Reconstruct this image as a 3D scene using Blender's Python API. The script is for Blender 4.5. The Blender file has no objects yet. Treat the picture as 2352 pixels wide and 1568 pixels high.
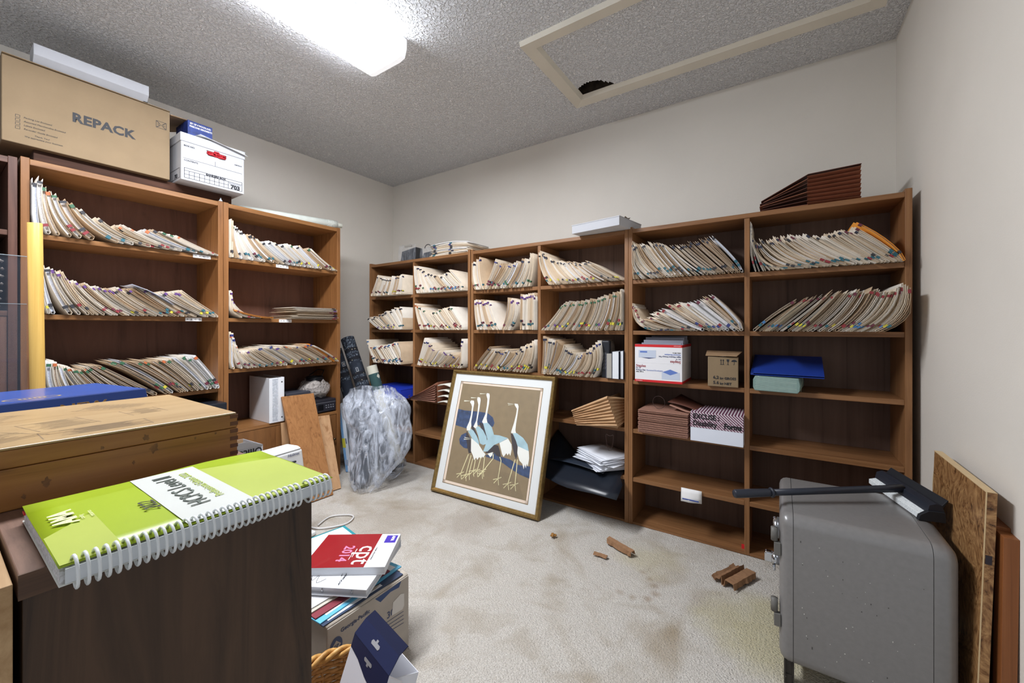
import bpy, bmesh, math, random
from mathutils import Matrix, Vector, Euler, noise as mnoise
R_ = random.Random(7)
PI = math.pi
C = bpy.context.scene.collection
SC = bpy.context.scene
# ---------------------------------------------------------------- camera, world, exposure
YAW = math.atan2(614, 916)
cd = bpy.data.cameras.new('camera'); cam = bpy.data.objects.new('camera', cd); C.objects.link(cam)
cd.sensor_fit = 'HORIZONTAL'; cd.sensor_width = 36.0; cd.lens = 36.0*916/2352
cd.shift_y = -32/2352; cd.clip_start = 0.02
cam.location = (0, 0, 1.10); cam.rotation_euler = (PI/2, 0, YAW)
SC.camera = cam
SC.view_settings.view_transform = 'Standard'; SC.view_settings.look = 'None'
SC.view_settings.exposure = 0.86; SC.view_settings.gamma = 1.0; SC.view_settings.use_curve_mapping = False
LENS_EMIT = 41.0          # ceiling light diffuser
WORLD = 0.30             # ambient fill light, added through the room side left open behind the camera
w = bpy.data.worlds.new('world'); SC.world = w; w.use_nodes = True
w.node_tree.nodes['Background'].inputs[0].default_value = (0.93, 0.96, 1.0, 1)
w.node_tree.nodes['Background'].inputs[1].default_value = WORLD
SC.cycles.max_bounces = 8; SC.cycles.diffuse_bounces = 5; SC.cycles.transparent_max_bounces = 24
SC.cycles.use_denoising = True; SC.cycles.sample_clamp_indirect = 6
# ---------------------------------------------------------------- materials
def lin(c):
    f = lambda v: (v/255/12.92) if v/255 <= 0.04045 else ((v/255+0.055)/1.055)**2.4
    return (f(c[0]), f(c[1]), f(c[2]), 1)
MATS = {}
def mat(name, col, rough=0.6, metal=0.0, spec=0.4, noise=None, bump=None, alpha=None, emit=0, coat=0):
    """noise=(scale, amount); bump=(scale, strength)"""
    if name in MATS: return MATS[name]
    m = bpy.data.materials.new(name); m.use_nodes = True; MATS[name] = m
    nt = m.node_tree; b = nt.nodes['Principled BSDF']; c = lin(col)
    b.inputs['Base Color'].default_value = c; b.inputs['Roughness'].default_value = rough
    b.inputs['Metallic'].default_value = metal; b.inputs['Specular IOR Level'].default_value = spec
    b.inputs['Coat Weight'].default_value = coat
    m.diffuse_color = c
    if alpha is not None: b.inputs['Alpha'].default_value = alpha
    if emit:
        b.inputs['Emission Color'].default_value = c; b.inputs['Emission Strength'].default_value = emit
    if noise or bump: tc = nt.nodes.new('ShaderNodeTexCoord')
    sc_, am = noise or (25, 0.05)
    if noise or bump:
        n = nt.nodes.new('ShaderNodeTexNoise'); n.inputs['Scale'].default_value = sc_; n.inputs['Detail'].default_value = 5
        nt.links.new(tc.outputs['Object'], n.inputs['Vector'])
        r = nt.nodes.new('ShaderNodeValToRGB')
        r.color_ramp.elements[0].position = 0.3; r.color_ramp.elements[1].position = 0.7
        r.color_ramp.elements[0].color = tuple(max(0, v*(1-am)) for v in c[:3])+(1,)
        r.color_ramp.elements[1].color = tuple(min(1, v*(1+am)) for v in c[:3])+(1,)
        nt.links.new(n.outputs['Fac'], r.inputs['Fac']); nt.links.new(r.outputs['Color'], b.inputs['Base Color'])
    if bump:
        n2 = nt.nodes.new('ShaderNodeTexNoise'); n2.inputs['Scale'].default_value = bump[0]; n2.inputs['Detail'].default_value = 4
        nt.links.new(tc.outputs['Object'], n2.inputs['Vector'])
        bp = nt.nodes.new('ShaderNodeBump'); bp.inputs['Strength'].default_value = bump[1]; bp.inputs['Distance'].default_value = 0.01
        nt.links.new(n2.outputs['Fac'], bp.inputs['Height']); nt.links.new(bp.outputs['Normal'], b.inputs['Normal'])
    return m
def wood(name, c1, c2, axis='Z', scale=38, stretch=0.05, rough=0.45, dist=0.6, c3=None):
    if name in MATS: return MATS[name]
    m = bpy.data.materials.new(name); m.use_nodes = True; MATS[name] = m; nt = m.node_tree
    b = nt.nodes['Principled BSDF']; b.inputs['Roughness'].default_value = rough; b.inputs['Specular IOR Level'].default_value = 0.35
    tc = nt.nodes.new('ShaderNodeTexCoord'); mp = nt.nodes.new('ShaderNodeMapping')
    s = [scale, scale, scale]; s['XYZ'.index(axis)] = scale*stretch; mp.inputs['Scale'].default_value = s
    nt.links.new(tc.outputs['Object'], mp.inputs['Vector'])
    n = nt.nodes.new('ShaderNodeTexNoise'); n.inputs['Scale'].default_value = 1.0; n.inputs['Detail'].default_value = 6
    n.inputs['Roughness'].default_value = 0.65; n.inputs['Distortion'].default_value = dist
    nt.links.new(mp.outputs['Vector'], n.inputs['Vector'])
    r = nt.nodes.new('ShaderNodeValToRGB'); r.color_ramp.elements[0].position = 0.32; r.color_ramp.elements[1].position = 0.66
    r.color_ramp.elements[0].color = lin(c2); r.color_ramp.elements[1].color = lin(c1)
    if c3: e = r.color_ramp.elements.new(0.42); e.color = lin(c3)
    nt.links.new(n.outputs['Fac'], r.inputs['Fac']); nt.links.new(r.outputs['Color'], b.inputs['Base Color'])
    bp = nt.nodes.new('ShaderNodeBump'); bp.inputs['Strength'].default_value = 0.15; bp.inputs['Distance'].default_value = 0.002
    nt.links.new(n.outputs['Fac'], bp.inputs['Height']); nt.links.new(bp.outputs['Normal'], b.inputs['Normal'])
    m.diffuse_color = lin(c1)
    return m
def film(name, col, opac, rough=0.2, bumpscale=14, bump=0.8, stretch=None):
    """clear plastic film or glass: partly transparent, partly a glossy coat"""
    if name in MATS: return MATS[name]
    m = bpy.data.materials.new(name); m.use_nodes = True; MATS[name] = m; nt = m.node_tree
    b = nt.nodes['Principled BSDF']; out = nt.nodes['Material Output']
    b.inputs['Base Color'].default_value = lin(col); b.inputs['Roughness'].default_value = rough; b.inputs['Specular IOR Level'].default_value = 0.8
    t = nt.nodes.new('ShaderNodeBsdfTransparent'); mx = nt.nodes.new('ShaderNodeMixShader')
    mx.inputs[0].default_value = opac
    nt.links.new(t.outputs[0], mx.inputs[1]); nt.links.new(b.outputs[0], mx.inputs[2]); nt.links.new(mx.outputs[0], out.inputs['Surface'])
    if bump:
        tc = nt.nodes.new('ShaderNodeTexCoord'); n = nt.nodes.new('ShaderNodeTexNoise')
        n.inputs['Scale'].default_value = bumpscale; n.inputs['Detail'].default_value = 5; n.inputs['Distortion'].default_value = 1.4
        mp = nt.nodes.new('ShaderNodeMapping'); nt.links.new(tc.outputs['Object'], mp.inputs['Vector']); nt.links.new(mp.outputs['Vector'], n.inputs['Vector'])
        if stretch: mp.inputs['Rotation'].default_value = (0.5, 0.45, 0); mp.inputs['Scale'].default_value = stretch
        bp = nt.nodes.new('ShaderNodeBump'); bp.inputs['Strength'].default_value = bump; bp.inputs['Distance'].default_value = 0.03
        nt.links.new(n.outputs['Fac'], bp.inputs['Height']); nt.links.new(bp.outputs['Normal'], b.inputs['Normal'])
        mr = nt.nodes.new('ShaderNodeMapRange'); mr.inputs[1].default_value = 0.35; mr.inputs[2].default_value = 0.7
        mr.inputs[3].default_value = opac*0.55; mr.inputs[4].default_value = min(1, opac*1.5)  # opacity follows the noise, so pale streaks stand in for highlights on folds
        nt.links.new(n.outputs['Fac'], mr.inputs[0]); nt.links.new(mr.outputs[0], mx.inputs[0])
    return m
# ---------------------------------------------------------------- mesh helpers
class MB:
    def __init__(s, T=None): s.v = []; s.f = []; s.m = []; s.T = T or Matrix(); s.mi = 0; s.sm = []
    def add(s, vs, fs, smooth=False):
        n = len(s.v); s.v += [tuple(s.T @ Vector(p)) for p in vs]
        for f in fs: s.f.append([n+i for i in f]); s.m.append(s.mi); s.sm.append(smooth)
        return s
    def box(s, x0, x1, y0, y1, z0, z1):
        return s.add([(x0,y0,z0),(x1,y0,z0),(x1,y1,z0),(x0,y1,z0),(x0,y0,z1),(x1,y0,z1),(x1,y1,z1),(x0,y1,z1)],
                     [(3,2,1,0),(4,5,6,7),(0,1,5,4),(1,2,6,5),(2,3,7,6),(3,0,4,7)])
    def quad(s, a, b, c, d): return s.add([a,b,c,d], [(0,1,2,3)])
    def poly(s, pts): return s.add(pts, [tuple(range(len(pts)))])
    def hexa(s, b4, t4): return s.add(list(b4)+list(t4), [(3,2,1,0),(4,5,6,7),(0,1,5,4),(1,2,6,5),(2,3,7,6),(3,0,4,7)])
    def prism(s, pts, axis, a, b):
        """polygon in the two other axes, swept from a to b along axis"""
        def P(p, t): return {'x':(t,p[0],p[1]), 'y':(p[0],t,p[1]), 'z':(p[0],p[1],t)}[axis]
        n = len(pts); vs = [P(p,a) for p in pts]+[P(p,b) for p in pts]
        fs = [tuple(range(n))[::-1], tuple(range(n,2*n))]+[(i,(i+1)%n,n+(i+1)%n,n+i) for i in range(n)]
        return s.add(vs, fs)
    def tube(s, pts, r, seg=8, cap=True, closed=False):
        pts = [Vector(p) for p in pts]; n = len(pts); rs = r if isinstance(r, (list,tuple)) else [r]*n
        vs = []; up = None
        for i, p in enumerate(pts):
            a = pts[i-1] if (i > 0 or closed) else p; b = pts[(i+1) % n] if (i < n-1 or closed) else p
            d = (b-a).normalized()
            if up is None: up = d.orthogonal().normalized()
            up = (up - d*up.dot(d))
            up = up.normalized() if up.length > 1e-6 else d.orthogonal().normalized()
            q = d.cross(up)
            for k in range(seg):
                t = 2*PI*k/seg; vs.append(p + (up*math.cos(t)+q*math.sin(t))*rs[i])
        fs = []
        for i in range(n if closed else n-1):
            j = (i+1) % n
            for k in range(seg): fs.append((i*seg+k, i*seg+(k+1)%seg, j*seg+(k+1)%seg, j*seg+k))
        if cap and not closed: fs += [tuple(range(seg))[::-1], tuple(range((n-1)*seg, n*seg))]
        return s.add(vs, fs, True)
    def sheet(s, rows, th, closedges=True):
        """grid of points thickened along its normals"""
        R, K = len(rows), len(rows[0]); P = [[Vector(p) for p in r] for r in rows]; top = []; bot = []
        for i in range(R):
            for j in range(K):
                du = P[min(i+1,R-1)][j]-P[max(i-1,0)][j]; dv = P[i][min(j+1,K-1)]-P[i][max(j-1,0)]
                nn = du.cross(dv); nn = nn.normalized() if nn.length > 1e-9 else Vector((0,0,1))
                top.append(P[i][j]+nn*th/2); bot.append(P[i][j]-nn*th/2)
        N = R*K; fs = []
        for i in range(R-1):
            for j in range(K-1):
                a,b,c,d = i*K+j, i*K+j+1, (i+1)*K+j+1, (i+1)*K+j
                fs += [(a,d,c,b), (N+a,N+b,N+c,N+d)]
        for j in range(K-1): fs += [(j,j+1,N+j+1,N+j), ((R-1)*K+j+1,(R-1)*K+j,N+(R-1)*K+j,N+(R-1)*K+j+1)]
        for i in range(R-1): fs += [((i+1)*K,i*K,N+i*K,N+(i+1)*K), (i*K+K-1,(i+1)*K+K-1,N+(i+1)*K+K-1,N+i*K+K-1)]
        return s.add(top+bot, fs, True)
    def open_box(s, W, D, H, t):
        s.box(0,W,0,t,0,H); s.box(0,W,D-t,D,0,H); s.box(0,t,t+1e-4,D-t-1e-4,0,H); s.box(W-t,W,t+1e-4,D-t-1e-4,0,H); s.box(t+1e-4,W-t-1e-4,t+1e-4,D-t-1e-4,0.0005,t); return s
    def build(s, name, mats, parent=None, bevel=0, smooth=None, seg=2):
        me = bpy.data.meshes.new(name); me.from_pydata(s.v, [], s.f)
        if not isinstance(mats, (list,tuple)): mats = [mats]
        for m in mats: me.materials.append(m)
        me.polygons.foreach_set('material_index', s.m)
        me.polygons.foreach_set('use_smooth', s.sm if smooth is None else [smooth]*len(s.f))
        me.update(); o = bpy.data.objects.new(name, me); C.objects.link(o)
        if parent is not None: o.parent = parent
        if bevel:
            b = o.modifiers.new('bevel', 'BEVEL'); b.width = bevel; b.segments = seg; b.limit_method = 'ANGLE'
        return o
def thing(name, label, cat, loc=(0,0,0), rot=0, group=None):
    o = bpy.data.objects.new(name, None); C.objects.link(o); o.location = loc; o.empty_display_size = 0.05
    o.rotation_euler = (0,0,rot) if not isinstance(rot, (tuple,list)) else rot
    return tag(o, label, cat, group)
def tag(o, label, cat, group=None):
    o['label'] = label; o['category'] = cat
    if group: o['group'] = group
    return o
def place(o, loc, rot=0):
    o.location = loc; o.rotation_euler = (0,0,rot) if not isinstance(rot, (tuple,list)) else rot; return o
def struct(o, label=None):
    o['kind'] = 'structure'
    if label: o['label'] = label
    return o
def lettering(s, size, m, parent, loc, rot=(PI/2,0,0), bold=0.0, align='LEFT', sx=1.0, shear=0.0, name='lettering', gap=1.0):
    cu = bpy.data.curves.new('tmp', 'FONT'); cu.body = s; cu.size = size; cu.extrude = 0.0002; cu.offset = bold
    cu.align_x = align; cu.shear = shear; cu.resolution_u = 2; cu.space_character = gap
    t = bpy.data.objects.new('tmp', cu); C.objects.link(t)
    dg = bpy.context.evaluated_depsgraph_get(); me = bpy.data.meshes.new_from_object(t.evaluated_get(dg))
    bpy.data.objects.remove(t); bpy.data.curves.remove(cu)
    me.name = name; me.materials.clear(); me.materials.append(m)
    o = bpy.data.objects.new(name, me); C.objects.link(o); o.parent = parent
    o.location = loc; o.rotation_euler = rot; o.scale = (sx, 1, 1)
    return o
def wob(p, s, a):
    n = mnoise.noise_vector(Vector(p)*s); return (p[0]+n[0]*a, p[1]+n[1]*a, p[2]+n[2]*a)
ORD = 'first second third fourth fifth sixth seventh eighth ninth tenth eleventh twelfth thirteenth fourteenth fifteenth sixteenth seventeenth eighteenth nineteenth'.split()
def ordinal(n):
    if n <= 19: return ORD[n-1]
    t = {2:'twent',3:'thirt',4:'fort',5:'fift'}[n//10]
    return t+'ieth' if n % 10 == 0 else t+'y-'+ORD[n%10-1]
# ---------------------------------------------------------------- room shell
ZC, XL, YB, XR = 2.51, -3.22, 2.66, 0.473
def wall_mat():
    m = mat('wall_paint', (224,219,210), 0.65, noise=(2.2, 0.03), bump=(220, 0.06)); return m
def ceiling_mat():
    if 'popcorn' in MATS: return MATS['popcorn']
    m = bpy.data.materials.new('popcorn'); m.use_nodes = True; MATS['popcorn'] = m; nt = m.node_tree
    b = nt.nodes['Principled BSDF']; b.inputs['Roughness'].default_value = 0.8; b.inputs['Specular IOR Level'].default_value = 0.25
    tc = nt.nodes.new('ShaderNodeTexCoord')
    n = nt.nodes.new('ShaderNodeTexNoise'); n.inputs['Scale'].default_value = 82; n.inputs['Detail'].default_value = 2; n.inputs['Distortion'].default_value = 0.5
    nt.links.new(tc.outputs['Object'], n.inputs['Vector'])
    r = nt.nodes.new('ShaderNodeValToRGB'); r.color_ramp.elements[0].position = 0.45; r.color_ramp.elements[1].position = 0.68
    nt.links.new(n.outputs['Fac'], r.inputs['Fac'])
    r2 = nt.nodes.new('ShaderNodeValToRGB'); r2.color_ramp.elements[0].color = lin((220,221,224)); r2.color_ramp.elements[1].color = lin((252,252,253))
    r2.color_ramp.elements[0].position = 0.5; r2.color_ramp.elements[1].position = 0.66
    nt.links.new(n.outputs['Fac'], r2.inputs['Fac']); nt.links.new(r2.outputs['Color'], b.inputs['Base Color'])
    bp = nt.nodes.new('ShaderNodeBump'); bp.inputs['Strength'].default_value = 1.0; bp.inputs['Distance'].default_value = 0.008
    nt.links.new(r.outputs['Color'], bp.inputs['Height']); nt.links.new(bp.outputs['Normal'], b.inputs['Normal'])
    return m
def carpet_mat():
    m = bpy.data.materials.new('carpet'); m.use_nodes = True; MATS['carpet'] = m; nt = m.node_tree; L = nt.links
    b = nt.nodes['Principled BSDF']; b.inputs['Roughness'].default_value = 0.95; b.inputs['Specular IOR Level'].default_value = 0.1
    b.inputs['Sheen Weight'].default_value = 0.2
    tc = nt.nodes.new('ShaderNodeTexCoord')
    def noise_(sc, det, lo, hi, dist=0):
        n = nt.nodes.new('ShaderNodeTexNoise'); n.inputs['Scale'].default_value = sc; n.inputs['Detail'].default_value = det; n.inputs['Distortion'].default_value = dist
        L.new(tc.outputs['Object'], n.inputs['Vector']); r = nt.nodes.new('ShaderNodeMapRange')
        r.inputs[1].default_value = lo; r.inputs[2].default_value = hi; L.new(n.outputs['Fac'], r.inputs[0]); return r.outputs[0]
    def mix(fac, a, col):
        mx = nt.nodes.new('ShaderNodeMix'); mx.data_type = 'RGBA'; L.new(fac, mx.inputs[0])
        if isinstance(a, tuple): mx.inputs[6].default_value = lin(a)
        else: L.new(a, mx.inputs[6])
        mx.inputs[7].default_value = lin(col); return mx.outputs[2]
    col = mix(noise_(330, 3, 0.35, 0.7), (200,193,183), (236,231,223))
    col = mix(noise_(5.5, 6, 0.5, 0.78, 0.6), col, (186,174,156))
    col = mix(noise_(2.1, 5, 0.56, 0.8, 1.2), col, (176,160,136))
    def blot(cx, cy, r, soft, k, wob=0.3):      # spilled stains, with a shape of their own
        mp = nt.nodes.new('ShaderNodeVectorMath'); mp.operation = 'DISTANCE'; mp.inputs[1].default_value = (cx, cy, 0)
        nn = nt.nodes.new('ShaderNodeTexNoise'); nn.inputs['Scale'].default_value = 6; nn.inputs['Detail'].default_value = 4
        L.new(tc.outputs['Object'], nn.inputs['Vector'])
        sc = nt.nodes.new('ShaderNodeVectorMath'); sc.operation = 'MULTIPLY_ADD'; sc.inputs[1].default_value = (wob,wob,0); sc.inputs[2].default_value = (-wob/2,-wob/2,0)
        L.new(nn.outputs['Color'], sc.inputs[0]); ad = nt.nodes.new('ShaderNodeVectorMath'); L.new(tc.outputs['Object'], ad.inputs[0]); L.new(sc.outputs[0], ad.inputs[1])
        L.new(ad.outputs[0], mp.inputs[0])
        r_ = nt.nodes.new('ShaderNodeMapRange'); r_.inputs[1].default_value = r; r_.inputs[2].default_value = r+soft
        r_.inputs[3].default_value = k; r_.inputs[4].default_value = 0; L.new(mp.outputs['Value'], r_.inputs[0]); return r_.outputs[0]
    col = mix(blot(-0.02, 1.72, 0.13, 0.16, 0.65), col, (203,193,143))
    col = mix(blot(-0.52, 1.93, 0.05, 0.14, 0.5), col, (205,193,150))
    for (cx, cy, k) in ((-0.515,1.815,0.3),(-0.475,1.79,0.4),(-0.44,1.75,0.45),(-0.425,1.70,0.5),(-0.445,1.655,0.5),(-0.50,1.635,0.4),(-0.555,1.63,0.35)):
        col = mix(blot(cx, cy, 0.004, 0.020, k, 0.06), col, (146,112,70))
    col = mix(blot(-1.85, 1.55, 0.10, 0.2, 0.45), col, (158,140,116))
    col = mix(blot(-1.45, 1.72, 0.06, 0.16, 0.4), col, (150,130,108))
    L.new(col, b.inputs['Base Color'])
    bp = nt.nodes.new('ShaderNodeBump'); bp.inputs['Strength'].default_value = 0.8; bp.inputs['Distance'].default_value = 0.012
    L.new(noise_(170, 4, 0.2, 0.8), bp.inputs['Height']); L.new(bp.outputs['Normal'], b.inputs['Normal'])
    return m
# floor: a gently uneven carpet
fm = MB(); NX, NY = 60, 70
rows = [[(XL+(0.75-XL)*i/NX, -1.6+(YB+1.6)*j/NY) for i in range(NX+1)] for j in range(NY+1)]
vs = [(x, y, mnoise.noise(Vector((x*9,y*9,0)))*0.0025-0.002) for r in rows for x, y in r]
fm.add(vs, [(j*(NX+1)+i, j*(NX+1)+i+1, (j+1)*(NX+1)+i+1, (j+1)*(NX+1)+i) for j in range(NY) for i in range(NX)], True)
struct(fm.build('floor', carpet_mat()), 'beige stained cut pile carpet')
WM = wall_mat()
struct(MB().box(XL-0.1, XL, -1.6, YB+0.1, -0.1, ZC+0.1).build('wall_left', WM), 'beige painted wall behind the bookcases')
struct(MB().box(XL, XR+0.3, YB, YB+0.1, -0.1, ZC+0.1).build('wall_back', WM), 'beige painted wall above the long bookcase run')
# the wall by the safe ends in an outside corner that leans a little
wr = MB(); ya, yb_ = 1.385, 1.445
wr.add([(XR,ya,0),(XR,YB,0),(XR,YB,ZC),(XR,yb_,ZC),(XR+0.24,ya,0),(XR+0.24,YB,0),(XR+0.24,YB,ZC),(XR+0.24,yb_,ZC)],
       [(0,1,2,3),(7,6,5,4),(0,3,7,4),(3,2,6,7),(1,0,4,5),(2,1,5,6)])
struct(wr.build('wall_right', WM), 'pale beige wall with an outside corner')
# ceiling with the hatch opening cut out of it
HX0, HX1, HY0, HY1 = -1.03, 0.345, 1.70, 2.28
cm = MB(); X0, X1, Y0, Y1 = XL, XR+0.3, -1.6, YB
for a in ((X0,HX0,Y0,Y1), (HX1,X1,Y0,Y1), (HX0,HX1,Y0,HY0), (HX0,HX1,HY1,Y1)): cm.quad((a[0],a[2],ZC),(a[0],a[3],ZC),(a[1],a[3],ZC),(a[1],a[2],ZC))
struct(cm.build('ceiling', ceiling_mat()), 'popcorn textured ceiling')
# ceiling hatch: frame moulding and panel with a broken corner
hatch = thing('attic_hatch', 'attic hatch in the ceiling with cream frame and a broken panel corner', 'hatch', (0,0,ZC))
hm = mat('hatch_paint', (216,209,194), 0.5, noise=(6,0.03)); fr = MB()
OX0, OX1, OY0, OY1, wd = -1.068, 0.385, 1.655, 2.327, 0.078
def mould(a, b, c, d):      # outer a->b, inner d->c: sloped picture-frame profile
    A,B,Cc,D = Vector(a),Vector(b),Vector(c),Vector(d); m1 = A.lerp(D,0.05); m2 = B.lerp(Cc,0.05); m3 = A.lerp(D,0.80); m4 = B.lerp(Cc,0.80)
    z = lambda p, h: (p.x,p.y,-h)
    fr.add([z(A,0),z(B,0),z(m1,0.026),z(m2,0.026),z(m3,0.020),z(m4,0.020),z(D,-0.002),z(Cc,-0.002)], [(0,1,3,2),(2,3,5,4),(4,5,7,6)])
mould((OX0,OY0,0),(OX1,OY0,0),(OX1-wd,OY0+wd,0),(OX0+wd,OY0+wd,0)); mould((OX1,OY0,0),(OX1,OY1,0),(OX1-wd,OY1-wd,0),(OX1-wd,OY0+wd,0))
mould((OX1,OY1,0),(OX0,OY1,0),(OX0+wd,OY1-wd,0),(OX1-wd,OY1-wd,0)); mould((OX0,OY1,0),(OX0,OY0,0),(OX0+wd,OY0+wd,0),(OX0+wd,OY1-wd,0))
fr.build('frame', hm, hatch)
ix0, ix1, iy0, iy1 = OX0+wd, OX1-wd, OY0+wd, OY1-wd
edge = [(ix0,iy1-0.075)]
for k in range(1, 22):
    t = k/22; x = ix0+0.19*t; y = iy1-0.075-0.028*math.sin(PI*min(1,t*1.25))*(1 if t<0.8 else 0.4)+(0.075 if t>0.97 else 0)*t+0.006*math.sin(k*2.9)+ (0.02 if 0.8<t else 0)+(0.02 if 0.9<t else 0)
    edge.append((x, min(y, iy1)))
edge.append((ix0+0.2, iy1))
pp = [(ix0-0.02,iy0-0.02),(ix0-0.02,iy1-0.075)]+edge+[(ix0+0.2,iy1+0.02),(ix1+0.02,iy1+0.02),(ix1+0.02,iy0-0.02)]
pb = MB(); n_ = len(pp)
pb.prism(pp, 'z', -0.001, 0.012); pb.build('panel', ceiling_mat(), hatch)
cv = MB(); cv.box(ix0-0.025, ix0+0.4, iy1-0.25, iy1+0.03, 0.013, 0.3); cv.f.pop(0); cv.m.pop(0); cv.sm.pop(0)
cv.build('cavity', mat('attic_dark', (70,58,48), 0.9, noise=(30,0.5)), hatch)
# ceiling light: a shallow wrap-around lens on a metal tray
lx0, lx1, ly0, ly1 = -1.80, -1.515, 0.05, 1.335
lamp = thing('ceiling_light', 'long fluorescent ceiling light with white acrylic wrap lens', 'ceiling light', (0,0,ZC))
MB().box(lx0+0.03, lx1-0.012, ly0+0.01, ly1-0.012, -0.05, -0.001).build('tray', mat('tray_metal', (215,217,220), 0.4, 0.0), lamp, 0.004)
lens = MB(); prof = [(lx0,-0.045),(lx0+0.018,-0.088),(lx0+0.05,-0.096),(lx1-0.05,-0.096),(lx1-0.014,-0.088),(lx1,-0.045)]
for i in range(5):
    lens.mi = (1,0,0,0,2)[i]
    a, b = prof[i], prof[i+1]; lens.quad((a[0],ly0,a[1]),(a[0],ly1-0.03,a[1]),(b[0],ly1-0.03,b[1]),(b[0],ly0,b[1]))
lens.mi = 1; lens.prism(prof, 'y', ly0-0.004, ly0)
lens.build('lens', [mat('lens_glow', (248,250,255), 0.3, emit=LENS_EMIT), mat('lens_side', (248,250,255), 0.3, emit=LENS_EMIT*0.05), mat('lens_open_side', (240,246,255), 0.3, emit=LENS_EMIT*0.5)], lamp)
cap = MB(); cap.prism([(lx0-0.002,-0.001)]+[(p[0]+(0.002 if p[0]>-1.65 else -0.002),p[1]-0.002) for p in prof]+[(lx1+0.002,-0.001)], 'y', ly1-0.03, ly1)
cap.build('end_cap', mat('lens_cap', (240,242,246), 0.35, emit=0.35), lamp, 0.003)
# ---------------------------------------------------------------- bookcases
def bookcase(name, label, loc, rot, xs, H, shelves, depth, wm, group, dark=None, toe=0.0, th=0.022, doors=None, labels=(), bottom=True, proud=0.012, skip=()):
    """front at local y=0, width along x; xs: panel centres; shelves: {bay: [top z]}"""
    mv, mh, mb = wm; t = thing(name, label, 'bookcase', loc, rot, group)
    n = len(xs); W0, W1 = xs[0]-th/2, xs[-1]+th/2
    for i, x in enumerate(xs):
        end = i in (0, n-1)
        MB().box(x-th/2, x+th/2, -0.001 if end else 0.004, depth, 0, H+(proud if end else -0.0)-(0 if end else th)).build('side_panel' if end else 'divider', mv, t, 0.0015)
    MB().box(W0+th, W1-th, 0.0, depth, H-th, H).build('top_panel', mh, t, 0.0015)
    MB().box(W0+th/2, W1-th/2, depth-0.03, depth-0.022, 0.0, H-th/2).build('back_panel', mb, t)
    for i in range(n-1):
        a, b = xs[i]+th/2, xs[i+1]-th/2
        for z in shelves[i]:
            if (i, z) in skip: continue
            MB().box(a, b, 0.004, depth-0.03, z-0.022, z).build('shelf', mh, t, 0.0012)
        if bottom: MB().box(a, b, 0.004, depth-0.03, 0.0, 0.012).build('bottom_panel', mh, t)
    for (x0, x1, z, s) in labels:
        l = MB().box(x0, x1, -0.0012, 0.0035, z-0.021, z-0.001).build('shelf_label', mat('label_white', (236,236,238), 0.6), t); l['label'] = 'white paper shelf label'
        lettering(s, 0.013, mat('ink', (40,42,48), 0.6), t, ((x0+x1)/2, -0.0014, z-0.0155), align='CENTER', name='label_lettering', gap=1.5)
    return t
tv = wood('teak_upright', (150,108,71), (108,71,43), 'Z', 42, 0.045, 0.42, 0.8, (131,91,57))
th_ = wood('teak_shelf', (147,105,69), (106,70,43), 'X', 42, 0.045, 0.4, 0.8, (128,89,56))
tb = wood('teak_back', (108,85,73), (77,58,49), 'Z', 26, 0.03, 0.6, 0.5, (97,75,64))
ov = wood('oak_upright', (147,101,60), (106,67,35), 'Z', 36, 0.05, 0.4, 0.8, (128,85,48))
oh = wood('oak_shelf', (152,108,66), (110,72,39), 'X', 36, 0.05, 0.38, 0.8, (134,91,52))
ob = wood('oak_back', (112,77,62), (80,53,41), 'Z', 9, 0.12, 0.55, 1.6, (101,68,54))  # darker than the oak uprights: shade of the recess put into the colour
SZ = [0.26, 0.532, 0.806, 1.082, 1.366]
BG = 'low teak bookcases along the wall'
bookcase('bookcase', 'low teak bookcase standing in the room corner, holding the blue carton', (-1.857-0.571, 2.23, 0), 0, [-0.575,-0.024,0.558], 1.651, {0:SZ,1:SZ}, 0.29, (tv,th_,tb), BG)
bookcase('bookcase', 'middle low teak bookcase with the crane picture leaning on it', (-1.281, 2.23, 0), 0, [-0.561,-0.006,0.564], 1.651, {0:SZ,1:SZ}, 0.29, (tv,th_,tb), BG)
bookcase('bookcase', 'low teak bookcase holding the envelope cartons, its end behind the safe', (-0.13, 2.23, 0), 0, [-0.564,0,0.564], 1.651, {0:SZ,1:SZ}, 0.29, (tv,th_,tb), BG)
LG = 'tall brown bookcases along the side wall'
u1 = bookcase('bookcase', 'tall brown bookcase under the big REPACK carton', (-2.74, 0.25, 0), PI/2, [0.013,0.748], 1.842, {0:[1.518,1.159,0.743,0.62]}, 0.35, (ov,oh,ob), LG,
    labels=((0.615,0.698,1.516,'A B C D'),(0.58,0.655,1.157,'A B C D')), th=0.026, proud=0.004)
u2 = bookcase('bookcase', 'tall brown bookcase holding the white binder beside the rolled rugs', (-2.74, 1.012, 0), PI/2, [0.014,0.745], 1.842, {0:[1.518,1.157,0.848,0.479]}, 0.35, (ov,oh,ob), LG,
    labels=((0.299,0.377,1.516,'A B C D'),(0.318,0.398,1.155,'A B C D')), th=0.026, proud=0.004)
dr = MB().box(0.03, 0.729, 0.006, 0.022, 0.05, 0.455).build('door', wood('oak_door', (138,95,56), (103,66,37), 'Z', 22, 0.08, 0.4, 1.2, (123,83,48)), u2, 0.002)
MB().tube([(0.705,0.006,0.277),(0.705,-0.008,0.277),(0.705,-0.016,0.277)], [0.006,0.005,0.009], 10).build('knob', mat('brass_old', (120,104,78), 0.35, 0.9), dr)
cv_ = wood('cherry_upright', (104,72,60), (72,46,38), 'Z', 30, 0.05, 0.45, 0.8); ch_ = wood('cherry_shelf', (108,76,62), (76,50,40), 'X', 30, 0.05, 0.45, 0.8)
cb_ = wood('cherry_back', (62,42,36), (44,29,25), 'Z', 20, 0.05, 0.5, 0.8)
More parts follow.
